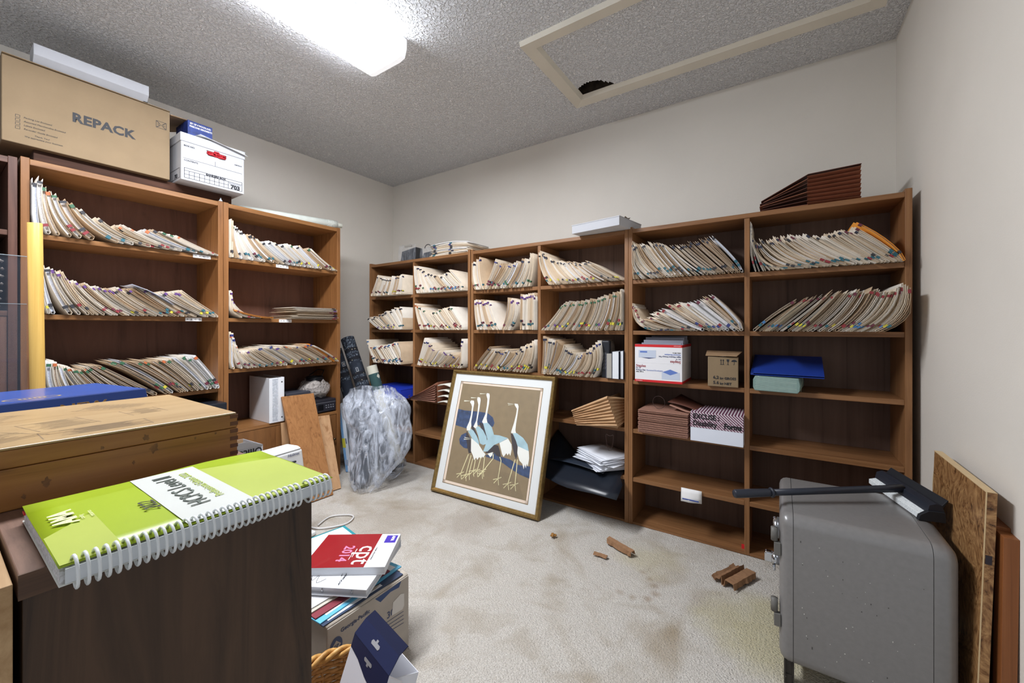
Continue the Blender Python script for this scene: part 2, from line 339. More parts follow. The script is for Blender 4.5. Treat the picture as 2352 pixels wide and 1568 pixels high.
u0 = bookcase('bookcase', 'dark reddish bookcase behind the glass sheets holding the woven basket', (-2.74, -0.55, 0), PI/2, [0.012,0.779], 1.832, {0:[1.518,1.172,0.7]}, 0.35, (cv_,ch_,cb_), LG, th=0.026, proud=0.004)
MB().box(0.026, 0.765, 0.008, 0.024, 0.05, 1.150).build('door', wood('cherry_door', (122,88,72), (92,62,49), 'Z', 18, 0.06, 0.45, 0.6), u0, 0.002)
# push pins and bracket on the tall bookcases
for (y, lab, nm) in ((1.0,'clear push pin stuck in the gap between the two tall bookcases','push_pin'),):
    p = MB().tube([(-2.745,y,1.8465),(-2.745,y,1.851),(-2.745,y,1.856),(-2.745,y,1.866)], [0.009,0.009,0.004,0.003], 8)
    tag(p.build(nm, mat('pin_clear', (205,222,235), 0.15)), lab, 'pin')
# ---------------------------------------------------------------- file folders
manila = [mat('manila_a', (214,200,180), 0.7, noise=(30,0.05)), mat('manila_b', (202,183,158), 0.7, noise=(30,0.05)), mat('manila_c', (219,211,199), 0.7, noise=(30,0.04)), mat('manila_d', (188,164,136), 0.7, noise=(30,0.05))]
white_f = mat('folder_white', (212,211,210), 0.6); orange_f = mat('folder_orange', (226,150,58), 0.6); grey_f = mat('folder_grey', (206,202,196), 0.65)
def paper_mat(name, a, b):
    m = mat(name, a, 0.75); nt = m.node_tree; tc = nt.nodes.new('ShaderNodeTexCoord'); n = nt.nodes.new('ShaderNodeTexNoise')
    n.inputs['Scale'].default_value = 420; n.inputs['Detail'].default_value = 2; nt.links.new(tc.outputs['Object'], n.inputs['Vector'])
    r = nt.nodes.new('ShaderNodeValToRGB'); r.color_ramp.elements[0].position = 0.35; r.color_ramp.elements[1].position = 0.6
    r.color_ramp.elements[0].color = lin(b); r.color_ramp.elements[1].color = lin(a)
    nt.links.new(n.outputs['Fac'], r.inputs['Fac']); nt.links.new(r.outputs['Color'], nt.nodes['Principled BSDF'].inputs['Base Color']); return m
papers_m = [paper_mat('papers_a', (214,213,216), (176,172,170)), paper_mat('papers_b', (198,204,218), (166,170,184)), paper_mat('papers_c', (184,170,156), (136,120,108))]
SC_ = dict(k=(52,52,58), g=(58,102,76), t=(46,98,112), r=(138,50,56), p=(98,66,128), b=(54,62,120), y=(200,190,66), o=(190,104,62), n=(42,46,66), m=(104,48,64), c=(66,114,164))
stk = {k: mat('sticker_'+k, v, 0.5) for k, v in SC_.items()}
def fcurve(u0, u1, h, bend, lo, hi, n=7):
    """front outline of a slumped folder, from its foot (u0,0) to its top (u1,h), sagging by bend"""
    L = math.hypot(u1-u0, h); nx, ny = -h/L, (u1-u0)/L
    if ny > 0 or (abs(ny) < 0.02): nx, ny = -nx, -ny
    if u1 == u0: nx, ny = 0, 0
    cx, cy = (u0+u1)/2+nx*bend*2*L, h/2+ny*bend*2*L; cy = max(cy, 0.002)
    out = []
    for i in range(n):
        t = i/(n-1); a, b, c = (1-t)**2, 2*t*(1-t), t*t
        out.append((min(hi, max(lo, a*u0+b*cx+c*u1)), max(0.0015, b*cy+c*h)))
    return out
def offs(pts, d):
    out = []
    for i, p in enumerate(pts):
        a, b = pts[max(i-1,0)], pts[min(i+1,len(pts)-1)]; dx, dy = b[0]-a[0], b[1]-a[1]; L = math.hypot(dx,dy) or 1e-6
        out.append((p[0]-dy/L*d, p[1]+dx/L*d))
    return out
def ssub(pts, a, b, k=3):
    def at(t):
        f = t*(len(pts)-1); i = min(int(f), len(pts)-2); f -= i
        return (pts[i][0]+(pts[i+1][0]-pts[i][0])*f, pts[i][1]+(pts[i+1][1]-pts[i][1])*f)
    return [at(a+(b-a)*i/(k-1)) for i in range(k)]
def folder_parts(pts, th, w0, dep, P, z0, tall):
    """mesh pieces of one folder: cover (bent manila), papers; P maps (u, w, z) to the room"""
    ct = 0.0012; h = max(th/2, 0.0022)
    A = offs(pts, h); B = offs(ssub(pts, 0, 0.965, len(pts)), -h); Ai = offs(A, -ct); Bi = offs(B, ct)
    foot = [(A[0][0]*0.75+B[0][0]*0.25, max(0.0006, min(A[0][1],B[0][1])-h*0.5)), (A[0][0]*0.25+B[0][0]*0.75, max(0.0006, min(A[0][1],B[0][1])-h*0.5))]
    outer = A[::-1]+foot+B; inner = Ai[::-1]+[((foot[0][0]), foot[0][1]+ct),(foot[1][0], foot[1][1]+ct)]+Bi
    cov = MB(); n = len(outer); g = lambda p, w: P(p[0], w, z0+max(0.0004, p[1]))
    vs = [g(p,w0) for p in outer]+[g(p,w0) for p in inner]+[g(p,w0+dep) for p in outer]+[g(p,w0+dep) for p in inner]
    fs = []
    for i in range(n-1): fs += [(i,i+1,n+i+1,n+i), (2*n+i,2*n+i+1,i+1,i), (n+i,n+i+1,3*n+i+1,3*n+i)]
    fs += [(0,n,3*n,2*n), (n-1,3*n-1,4*n-1,2*n-1)]
    cov.add(vs, fs, True)
    pa = None
    if th > 0.0035:
        q = ssub(pts, 0.03, tall, 6); a = offs(q, h-ct*1.6); b = offs(q, -(h-ct*1.6)); pa = MB(); wf = w0+rf.uniform(0.006,0.020)
        vs = [g(p,wf) for p in a]+[g(p,wf) for p in b]+[g(p,w0+dep-0.01) for p in a]+[g(p,w0+dep-0.01) for p in b]; m = len(a); fs = []
        for i in range(m-1): fs += [(i,i+1,m+i+1,m+i), (2*m+i,2*m+i+1,i+1,i), (m+i,m+i+1,3*m+i+1,3*m+i)]
        fs += [(m-1,3*m-1,4*m-1,2*m-1)]; pa.add(vs, fs)
    return cov, pa
def sticker(pts, th, w0, P, z0, s0, s1, side=1):
    """a coloured index sticker wrapped round the front edge of the folder"""
    q = ssub(pts, s0, s1, 3); h = max(th/2, 0.0022)+0.0006; a = offs(q, h); b = offs(q, -h); m = MB(); f = w0-0.0009; r = w0+0.014
    g = lambda p, w: P(p[0], w, z0+max(0.0004,p[1])); k = len(a)
    for i in range(k-1):
        m.quad(g(a[i],f), g(a[i+1],f), g(b[i+1],f), g(b[i],f))
        m.quad(g(a[i],r), g(a[i+1],r), g(a[i+1],f), g(a[i],f)); m.quad(g(b[i],f), g(b[i+1],f), g(b[i+1],r), g(b[i],r))
    return m
PL = lambda u, w, z: (-2.715-w, u, z)
def PBk(Y): return lambda u, w, z: (u, Y+w, z)
GROUPS = [
('L1','L',-2.715,1.518,20,[(0.305,0.274,0.226,0.05),(0.317,0.293,0.251,0.05),(0.347,0.31,0.225,0.06),(0.386,0.324,0.206,0.07),(0.422,0.345,0.186,0.08),(0.482,0.374,0.155,0.08),(0.566,0.393,0.151,0.1),(0.632,0.437,0.12,0.1),(0.722,0.519,0.08,0.07),(0.86,0.619,0.095,0.04),(0.907,0.697,0.089,0.03),(0.985,0.772,0.09,0.02)]),
('L2','L',-2.715,1.159,36,[(0.307,0.298,0.214,0.02),(0.359,0.314,0.208,0.03),(0.406,0.326,0.211,0.05),(0.474,0.362,0.194,0.05),(0.51,0.389,0.155,0.05),(0.612,0.457,0.15,0.05),(0.673,0.521,0.13,0.05),(0.73,0.55,0.135,0.04),(0.768,0.575,0.13,0.03),(0.825,0.645,0.143,0.02),(0.898,0.685,0.128,0.02),(0.989,0.803,0.141,0.02)]),
('L3','L',-2.715,0.745,38,[(0.29,0.274,0.239,0.03),(0.328,0.314,0.218,0.05),(0.358,0.326,0.211,0.06),(0.398,0.354,0.196,0.06),(0.457,0.365,0.185,0.06),(0.542,0.42,0.164,0.03),(0.689,0.47,0.174,0),(0.755,0.521,0.181,-0.04),(0.838,0.654,0.185,-0.03),(0.985,0.86,0.196,-0.02)]),
('M1','L',-2.715,1.518,22,[(1.052,1.036,0.235,0.03),(1.152,1.071,0.174,0.08),(1.214,1.099,0.164,0.06),(1.314,1.149,0.15,0.06),(1.39,1.209,0.131,0.03),(1.457,1.279,0.134,0.02),(1.577,1.421,0.135,0.02),(1.738,1.546,0.122,0.02)]),
('M2','L',-2.715,1.159,4,[(1.101,1.027,0.168,0.2),(1.125,1.034,0.166,0.27),(1.142,1.038,0.159,0.3),(1.279,1.057,0.045,0.05)]),
('M3','L',-2.715,0.848,28,[(1.059,1.036,0.231,0.05),(1.128,1.052,0.204,0.08),(1.164,1.066,0.139,0.1),(1.252,1.113,0.095,0.1),(1.345,1.174,0.119,-0.02),(1.502,1.317,0.13,-0.02),(1.61,1.41,0.12,-0.02),(1.742,1.544,0.133,-0.03)]),
('C1','B',2.2,1.366,32,[(-0.671,-0.683,0.216,0.03),(-0.614,-0.678,0.17,0.15),(-0.536,-0.666,0.192,0.12),(-0.485,-0.63,0.195,0.03),(-0.391,-0.532,0.188,0.02),(-0.329,-0.501,0.164,0.02),(-0.279,-0.446,0.162,0.02),(-0.193,-0.352,0.178,0),(-0.144,-0.283,0.185,-0.03)]),
('C2','B',2.2,1.082,24,[(-0.564,-0.675,0.162,0.25),(-0.438,-0.647,0.059,0.06),(-0.391,-0.607,0.07,0.04),(-0.338,-0.549,0.107,0.03),(-0.292,-0.496,0.133,0.02),(-0.247,-0.435,0.143,0.02),(-0.176,-0.352,0.159,0),(-0.138,-0.294,0.177,-0.03)]),
('D1','B',2.2,1.366,42,[(-0.094,-0.111,0.232,0.06),(-0.072,-0.103,0.23,0.06),(0.055,-0.092,0.13,0.25),(0.102,-0.076,0.144,0.1),(0.176,-0.027,0.152,0.08),(0.257,0.041,0.154,0.05),(0.304,0.121,0.141,0.03),(0.367,0.205,0.143,0.02),(0.413,0.248,0.156,-0.02),(0.423,0.267,0.172,-0.06)]),
('D2','B',2.11,1.082,40,[(-0.095,0.059,0.127,-0.03),(-0.021,0.135,0.152,0),(0.052,0.201,0.165,0.02),(0.113,0.243,0.17,0.05),(0.186,0.297,0.167,0.08),(0.256,0.381,0.167,0.12),(0.307,0.4,0.192,0.15),(0.343,0.419,0.18,0.2)]),
('b1','B',2.2,1.366,28,[(-1.193,-1.262,0.215,0.1),(-1.091,-1.23,0.204,0.1),(-1.03,-1.175,0.154,0.08),(-0.951,-1.077,0.139,0.05),(-0.862,-1.024,0.124,0.04),(-0.729,-0.937,0.129,0)]),
('b2','B',2.2,1.082,28,[(-1.246,-1.105,0.159,0.03),(-1.098,-0.984,0.174,0.05),(-0.984,-0.906,0.181,0.06),(-0.887,-0.82,0.2,0.06),(-0.807,-0.76,0.215,0.06),(-0.742,-0.724,0.233,0.06)]),
('b3','B',2.2,0.806,24,[(-1.246,-1.233,0.242,0.02),(-1.23,-1.185,0.223,0.02),(-1.208,-1.153,0.217,0.03),(-1.19,-1.091,0.193,0.05),(-1.162,-1.076,0.159,0.07),(-1.105,-1.007,0.127,0.1),(-1.024,-0.935,0.161,0.14),(-0.972,-0.916,0.172,0.15),(-0.902,-0.873,0.222,0.12)]),
('B1a','B',2.2,1.366,6,[(-1.794,-1.814,0.189,0.1),(-1.708,-1.739,0.225,0.06)]),
('B1b','B',2.2,1.366,14,[(-1.689,-1.596,0.189,0.02),(-1.655,-1.529,0.144,0.03),(-1.476,-1.369,0.178,0.08),(-1.413,-1.343,0.165,0.08),(-1.349,-1.323,0.221,0.05)]),
('B2a','B',2.2,1.082,12,[(-1.774,-1.802,0.213,0.03),(-1.578,-1.667,0.198,0.04)]),
('B2b','B',2.2,1.082,5,[(-1.556,-1.503,0.209,0.06),(-1.496,-1.433,0.206,0.12)]),
('B2c','B',2.2,1.082,10,[(-1.406,-1.406,0.232,0.0),(-1.294,-1.294,0.235,0.0)]),
('B3','B',2.2,0.806,22,[(-1.794,-1.659,0.157,-0.02),(-1.767,-1.64,0.132,0.0),(-1.637,-1.538,0.133,0.03),(-1.563,-1.42,0.145,0.08),(-1.497,-1.387,0.166,0.1),(-1.442,-1.343,0.182,0.1),(-1.353,-1.307,0.213,0.1)]),
('A1','B',2.14,1.366,16,[(-2.884,-2.792,0.163,0.03),(-2.736,-2.665,0.133,0.03),(-2.535,-2.496,0.149,0.05),(-2.43,-2.41,0.149,0.05)]),
('A2','B',2.17,1.366,20,[(-2.35,-2.379,0.219,0.04),(-2.287,-2.335,0.209,0.04),(-2.117,-2.264,0.147,0.05),(-1.954,-2.099,0.117,0.04),(-1.849,-2.018,0.152,0.0)]),
('A3','B',2.13,1.082,20,[(-2.745,-2.912,0.101,0.03),(-2.62,-2.796,0.106,0.02),(-2.489,-2.631,0.157,0.0),(-2.389,-2.505,0.184,0.0)]),
('A4','B',2.17,1.082,20,[(-2.306,-2.37,0.209,0.04),(-2.201,-2.34,0.184,0.04),(-2.068,-2.219,0.124,0.05),(-1.857,-2.003,0.174,0.02)]),
('A5','B',2.12,0.806,16,[(-2.811,-2.904,0.187,0.02),(-2.766,-2.886,0.129,0.02),(-2.567,-2.71,0.142,0.02),(-2.398,-2.513,0.185,0.0)]),
('A6','B',2.17,0.806,20,[(-2.35,-2.268,0.21,0.0),(-2.254,-2.16,0.144,0.02),(-2.166,-2.042,0.114,0.04),(-2.046,-1.927,0.085,0.1),(-1.982,-1.894,0.104,0.15),(-1.906,-1.867,0.207,0.1)]),
]
LIM = dict(L=(0.279,0.984), M=(1.042,1.741), A1=(-2.985,-2.474), A2=(-2.436,-1.886), A3=(-2.985,-2.474), A4=(-2.436,-1.886), A5=(-2.985,-2.474), A6=(-2.436,-1.886),
  B=(-1.828,-1.301), b=(-1.273,-0.735), C=(-0.680,-0.144), D=(-0.116,0.42))
PLACE = dict(L='bookcase under the big carton', M='bookcase beside the rolled rugs', C='bay holding the envelope cartons', D='bay behind the safe')
ANCH = dict(L='pole', M='carton', C='picture', D='envelope')
ROWN = {'L1':'top','L2':'second','L3':'third','M1':'top','M2':'second','M3':'third','C1':'top','C2':'second','D1':'top','D2':'second'}
# sticker colours of each row: near the top edge / near the foot; cover tints; share of white papers
LOOK = {'L1':('kgko','rtk'), 'L2':('pppk','rtmky'), 'L3':('gggo','rkgym'), 'M1':('kkg','tmyk'), 'M2':('pm','kr'), 'M3':('bbpo','tmry'), 'C1':('kn','tk'), 'C2':('rm','trkb'), 'D1':('kmn','kttr'), 'D2':('rrm','tyrmc'),
  'b1':('kn','tkry'), 'b2':('ggg','tmgpyr'), 'b3':('nbk','rtyk'), 'B1':('bbn','mtg'), 'B2':('pp','ttmk'), 'B3':('nnb','tykr'), 'A1':('bnk','tmky'), 'A2':('nkb','ctmgr'), 'A3':('kn','tbpy'), 'A4':('kgo','mryt'), 'A5':('rcb','ctnm'), 'A6':('pnb','kyr')}
rf = random.Random(11)
mass = MB(); MASSM = manila+papers_m+[stk[k] for k in SC_]; SKI = {k: 7+i for i, k in enumerate(SC_)}
def expand(keys, n):
    D = [0]
    for a, b in zip(keys, keys[1:]): D.append(D[-1]+abs(b[0]-a[0])+0.5*abs(b[1]-a[1])+0.3*abs(b[2]-a[2])+1e-4)
    ws = [rf.uniform(0.45,1.35) if rf.random() > 0.12 else 2.1 for _ in range(n-1)]; S = sum(ws) or 1; t = [0]
    for x in ws: t.append(t[-1]+x/S*D[-1])
    out = []
    for x in t:
        i = 0
        while i < len(D)-2 and x > D[i+1]: i += 1
        f = min(1, max(0, (x-D[i])/(D[i+1]-D[i])))
        out.append([keys[i][k]+(keys[i+1][k]-keys[i][k])*f for k in range(4)])
    return out
for (gn, wall, plane, z0, n, keys) in GROUPS:
    lo, hi = LIM.get(gn) or LIM[gn[0]]
    P = PL if wall == 'L' else PBk(plane)
    dep0 = 0.285 if wall == 'L' else 2.482-plane
    F = expand(keys, n); cur = [fcurve(f[0], f[1]+rf.uniform(-.006,.006), f[2]+rf.uniform(-.011,.007), f[3], lo, hi) for f in F]
    for i in range(n-2, -1, -1): cur[i] = [(min(p[0], q[0]-0.0034), p[1]) for p, q in zip(cur[i], cur[i+1])]
    tops, feet = LOOK.get(gn) or LOOK[gn[:2]]
    for i, pts in enumerate(cur):
        nb = [cur[j] for j in (i-1,i+1) if 0 <= j < n]
        d = []
        for q in nb:
            dx, dy = pts[6][0]-pts[0][0], pts[6][1]-pts[0][1]; L = math.hypot(dx,dy)
            for k in (0,3,6): d.append(abs((q[k][0]-pts[k][0])*dy-(q[k][1]-pts[k][1])*dx)/L)
        d.sort(); th = max(0.0032, min(0.022, 0.64*sum(d)/len(d))) if d else 0.01
        if gn == 'M2': th = 0.007
        h = th/2
        mid = pts
        pts = [(max(lo+h+0.002+0.0005*i, p[0]) if i < n-1 else min(hi-h-0.001, p[0]), p[1]+min(h, 0.006)) for p in pts]
        w0 = rf.uniform(-0.006, 0.012); dep = dep0-0.02-rf.uniform(0,0.02)-max(0,w0)
        thick = th > 0.0105
        cov, pa = folder_parts(pts, th, w0, dep, P, z0, rf.uniform(0.86,0.95))
        ci = rf.choice((0,0,1,2,2,3)); pi = rf.choice((0,1,2,2)) if not thick else rf.choice((0,1))
        ts = rf.choice(tops); fs_ = rf.choice(feet); side = 1
        s1 = rf.uniform(0.10,0.15); st = []
        if rf.random() < 0.72: st.append((s1, s1+rf.uniform(0.05,0.075), fs_))
        if rf.random() < 0.25: st.append((s1+0.09, s1+0.15, rf.choice(feet)))
        if rf.random() < 0.7: st.append((0.87, rf.uniform(0.91,0.94), ts))
        if gn in ROWN:
            name = 'file_folder'; cm_ = manila[ci]; cname = ('buff','tan','cream','brown')[ci]
            if gn == 'D1' and i == n-1 or gn == 'M3' and i == n-2 or gn == 'M2' and i == n-1: cm_ = orange_f; cname = 'orange'
            elif thick and rf.random() < 0.45: cm_ = white_f; cname = 'white'
            o = cov.build(name, cm_); k = gn[0]
            tag(o, f"{ordinal(i+1)} {cname} folder from the {ANCH[k]}-side end, {ROWN[gn]} shelf of {PLACE[k]}" if gn != 'M2' else f"{ordinal(i+1)} {cname} folder curled up the side panel above the flat pile on second shelf", 'file folder', f"file folders on the {ROWN[gn]} shelf of {PLACE[k]}")
            if pa: pa.build('papers', papers_m[pi], o)
            for a, b, c in st: sticker(pts, th, w0, P, z0, a, b, side).build('sticker', stk[c], o)
        else:
            for mb_, mi in [(cov, ci)]+([(pa, 4+pi)] if pa else [])+[(sticker(pts, th, w0, P, z0, a, b, side), SKI[c]) for a, b, c in st]:
                mass.mi = mi; nn_ = len(mass.v); mass.v += mb_.v; mass.f += [[x+nn_ for x in f] for f in mb_.f]; mass.m += [mi]*len(mb_.f); mass.sm += mb_.sm
mo = mass.build('file_folders', MASSM); mo['kind'] = 'stuff'; mo['label'] = 'rows of manila folders filling the shelves of the corner and middle teak bookcases'; mo['category'] = 'file folders'
# flat pile of folders on the second shelf beside the curled ones
z = 1.1585
for i in range(9):
    th = rf.uniform(0.004, 0.0065); u0 = 1.735-rf.uniform(0,0.02)-(0.02 if i == 5 else 0); wd = (0.36 if i < 3 else 0.30)+rf.uniform(-0.02,0.02); w0 = rf.uniform(-0.012,0.006)
    pts = [(u0-wd*k/6, th/2+0.0012+0.002*math.sin(k*0.9+i)*(0.4 if i < 8 else 0.3)) for k in range(7)]
    P = PL; cov, pa = folder_parts([(p[0],p[1]) for p in pts], th, w0, 0.27, P, z, 0.95)
    ci = rf.choice((0,1,2)); o = cov.build('file_folder', manila[ci])
    tag(o, f"{ordinal(i+1)} folder up in the flat pile on second shelf of {PLACE['M']}", 'file folder', 'flat pile of folders on the second shelf')
    if pa: pa.build('papers', papers_m[rf.choice((0,2))], o)
    sticker(pts, th, w0, P, z, 0.03, 0.1).build('sticker', stk[rf.choice('kpmr')], o)
    z += th+0.0042

o = MB().sheet([[(-2.694-0.22*j/3, 0.600+0.225*i/8, 1.159+0.158-0.0115*i-0.0022*i*max(0,i-2)*0.5+(0.006 if j == 3 else 0)) for i in range(7)] for j in range(4)], 0.0015).build('envelope', mat('envelope_blue_white', (206,212,232), 0.6))
tag(o, 'bluish white envelope lying over the folders on second shelf under the big carton', 'envelope')
o = MB().box(-2.992,-2.86,2.128,2.1295,1.392,1.522).build('paper_sheet', mat('paper_white', (232,235,240), 0.6)); place(o, (0,0,0))
o.data.transform(Matrix.Translation((0.005,0.30,-0.022))); tag(o, 'white sheet standing behind the first folders on the top shelf of the corner bay', 'paper')
# ---------------------------------------------------------------- things on top of the tall bookcases
ink = mat('ink', (40,42,48), 0.6); whitepaint = mat('print_white', (240,240,240), 0.6)
card = mat('cardboard', (140,120,93), 0.8, noise=(9,0.06)); card_in = mat('cardboard_inside', (164,134,102), 0.85, noise=(20,0.08))
white_card = mat('white_carton', (188,190,196), 0.65, noise=(8,0.02)); black_in = mat('dark_hole', (24,20,18), 0.9)
def rect(mb, x0, x1, z0, z1, t, y=-0.0006):
    for a in ((x0,x1,z0,z0+t),(x0,x1,z1-t,z1),(x0,x0+t,z0,z1),(x1-t,x1,z0,z1)): mb.box(a[0],a[1],y,y+0.0005,a[2],a[3])
def line(mb, a, b, t, y=-0.0006):
    d = Vector((b[0]-a[0], b[1]-a[1])); n = Vector((-d.y, d.x)).normalized()*t/2
    mb.add([(a[0]+n.x,y,a[1]+n.y),(b[0]+n.x,y,b[1]+n.y),(b[0]-n.x,y,b[1]-n.y),(a[0]-n.x,y,a[1]-n.y)], [(0,1,2,3)])
dark_plank = wood('dark_plank', (84,54,40), (58,36,26), 'Y', 30, 0.05, 0.8)
o = MB().box(-3.02, -2.775, 0.29, 1.068, 1.848, 1.898).build('plank', dark_plank, None, 0.002); tag(o, 'dark brown plank lying under the REPACK carton and the white file box', 'plank')
t = thing('carton', 'big brown REPACK moving carton on top of the tall bookcase', 'box', (-2.74,0.199,1.8985), PI/2)
MB().box(0,0.563,0,0.33,0,0.366).build('body', card, t, 0.003)
MB().hexa([(0.566,0.0,0.352),(0.72,0.09,0.395),(0.72,0.27,0.395),(0.566,0.33,0.352)],[(0.566,0.0,0.356),(0.72,0.09,0.399),(0.72,0.27,0.399),(0.566,0.33,0.356)]).build('flap', card_in, t)
MB().hexa([(0.0,-0.012,0.367),(0.563,-0.004,0.367),(0.563,0.14,0.369),(0.0,0.14,0.369)],[(0.0,-0.012,0.370),(0.563,-0.004,0.370),(0.563,0.14,0.372),(0.0,0.14,0.372)]).build('flap', card, t)
lettering('REPACK', 0.058, ink, t, (0.203,-0.0008,0.165), bold=0.0022, sx=1.0, gap=1.04)
m = MB(); rect(m, 0.505,0.548,0.262,0.299,0.0018)
for a,b in (((0.508,0.296),(0.521,0.285)),((0.545,0.296),(0.532,0.285)),((0.508,0.265),(0.521,0.276)),((0.545,0.265),(0.532,0.276))): line(m,a,b,0.003)
m.build('fragile_mark', ink, t); lettering('FRAGILE', 0.0085, ink, t, (0.5265,-0.0008,0.2775), align='CENTER')
m = MB()
for k in range(4): rect(m, 0.037,0.050,0.112-0.0165*k,0.124-0.0165*k,0.0012)
m.build('checkbox', ink, t)
for k, s in enumerate(('Packing List Enclosed','Assorted Merchandise Enclosed','Labels Enclosed','Re-order Guide Enclosed')):
    lettering(s, 0.0095, ink, t, (0.060,-0.0008,0.115-0.0165*k), shear=0.2)
lettering('Thank You!', 0.0095, ink, t, (0.090,-0.0008,0.046), shear=0.2); lettering('We appreciate your business.', 0.0095, ink, t, (0.062,-0.0008,0.034), shear=0.2)
t = thing('long_box', 'long narrow white box lying on top of the REPACK carton', 'box', (-2.745,0.284,2.271), PI/2)
MB().prism([(-0.03,0.03),(-0.03,0.078),(0.07,0.078),(0.07,0),(0.0,0)], 'x', 0, 0.386).build('body', white_card, t, 0.002)
MB().box(0.37,0.3865,-0.004,0.012,-0.0,0.012).build('end_slot', black_in, t)
t = thing('file_box', 'white cardboard file box marked BANKERS BOX with a lid', 'box', (-2.668,0.789,1.8985), PI/2)
MB().box(0,0.304,0,0.38,0,0.215).build('body', white_card, t, 0.003)
MB().box(-0.004,0.308,-0.004,0.384,0.207,0.254).build('lid', white_card, t, 0.003)
MB().prism([(0.115,0.196),(0.212,0.196),(0.206,0.17),(0.121,0.17)], 'y', -0.0008, 0.0).build('handle_hole', mat('hole_brown', (44,30,26), 0.9), t)
m = MB(); rect(m,0.013,0.293,0.012,0.067,0.0022)
line(m,(0.013,0.052),(0.293,0.052),0.0021); line(m,(0.013,0.032),(0.222,0.032),0.0021)
for k in range(1,10): line(m,(0.013+0.0232*k,0.012),(0.013+0.0232*k,0.052),0.0020)
line(m,(0.222,0.012),(0.222,0.052),0.0016); line(m,(0.010,0.118),(0.293,0.118),0.0016); line(m,(0.157,0.118),(0.157,0.145),0.0018)
m.build('label_grid', ink, t)
for s, z_, x, y_, b, al in (('BOX NO.',0.012,0.012,0.182,0.0004,'LEFT'),('CONTENTS',0.012,0.012,0.103,0.0003,'LEFT'),('DESTROY',0.009,0.292,0.158,0.0002,'RIGHT'),('BANKERS BOX',0.0145,0.16,0.0545,0.0009,'CENTER'),('ECONO/STOR',0.0095,0.257,0.0415,0,'CENTER'),('703',0.032,0.257,0.015,0.0019,'CENTER')):
    lettering(s, z_, ink, t, (x,-0.0008,y_), bold=b, align=al)
m = MB(); m.T = Matrix.Rotation(-PI/2,4,'Z'); rect(m,-0.16,-0.02,0.012,0.066,0.0016,-0.0008); m.build('label_grid', ink, t)
lettering('703', 0.03, ink, t, (-0.0008,0.095,0.017), rot=(PI/2,0,-PI/2), bold=0.001)
m = MB(); rr = random.Random(3)
for k in range(9):
    x = 0.128+0.0085*k; m.tube([wob((x+0.012*math.cos(a*1.1),-0.004+0.004*math.sin(a*2.3+k),0.181+0.008*math.sin(a)+(0.012 if k==4 else 0)), 40, 0.004) for a in [q*0.8 for q in range(8)]], 0.004, 5)
o = m.build('ribbon_bow', mat('red_ribbon', (176,26,40), 0.6)); place(o, (-2.668,0.789,1.8985), PI/2); tag(o, 'crumpled red ribbon poking out of the white file box handle hole', 'ribbon')
rows = []
for i in range(9):
    s = i/8; rows.append([(0.045+0.235*s+0.02*j*0.3, 0.20-0.205*j/6*1.02-(0.012 if j==6 else 0), 0.2555+0.008*(1-s)*(j/6)*math.sin(PI*j/6)+0.010*(1-s)-max(0,(j-5))*0.03*s) for j in range(7)])
o = MB().sheet(rows, 0.0012).build('paper_sheet', mat('paper_white', (232,235,240), 0.6)); place(o, (-2.668,0.789,1.8985), PI/2); tag(o, 'white sheet draped over the lid of the white file box', 'paper')
t = thing('ornament_box', 'small blue box of ornaments on the white file box', 'box', (-2.755,0.845,2.1565), PI/2+0.02)
MB().box(0,0.118,0,0.17,0.0,0.11).build('body', mat('blue_box', (44,66,138), 0.45, noise=(35,0.45)), t, 0.0015)
lettering('SET OF 4 WOODLAND', 0.0135, whitepaint, t, (0.010,-0.0008,0.090), bold=0.0006, sx=0.72); lettering('PINECONE ORNAMENTS', 0.0135, whitepaint, t, (0.008,-0.0008,0.074), bold=0.0006, sx=0.72)
t = thing('paper_roll', 'rolled white drawing lying on the tall bookcase with the binder', 'paper roll')
m = MB(); a, b = Vector((-2.97,1.15,1.877)), Vector((-2.79,1.775,1.877)); m.tube([a, a.lerp(b,0.5), b], 0.031, 16); m.build('outer_sheet', mat('roll_paper', (214,221,214), 0.7, noise=(30,0.05)), t)
m = MB(); b2 = a.lerp(b,1.055); m.tube([a.lerp(b,0.9), b2], 0.017, 12); m.build('inner_sheet', mat('roll_paper2', (222,224,212), 0.7), t)
m = MB(); m.tube([a.lerp(b,0.88), a.lerp(b,0.998)], 0.0316, 16); m.build('printed_band', mat('roll_print', (188,192,184), 0.7, noise=(140,0.25)), t)
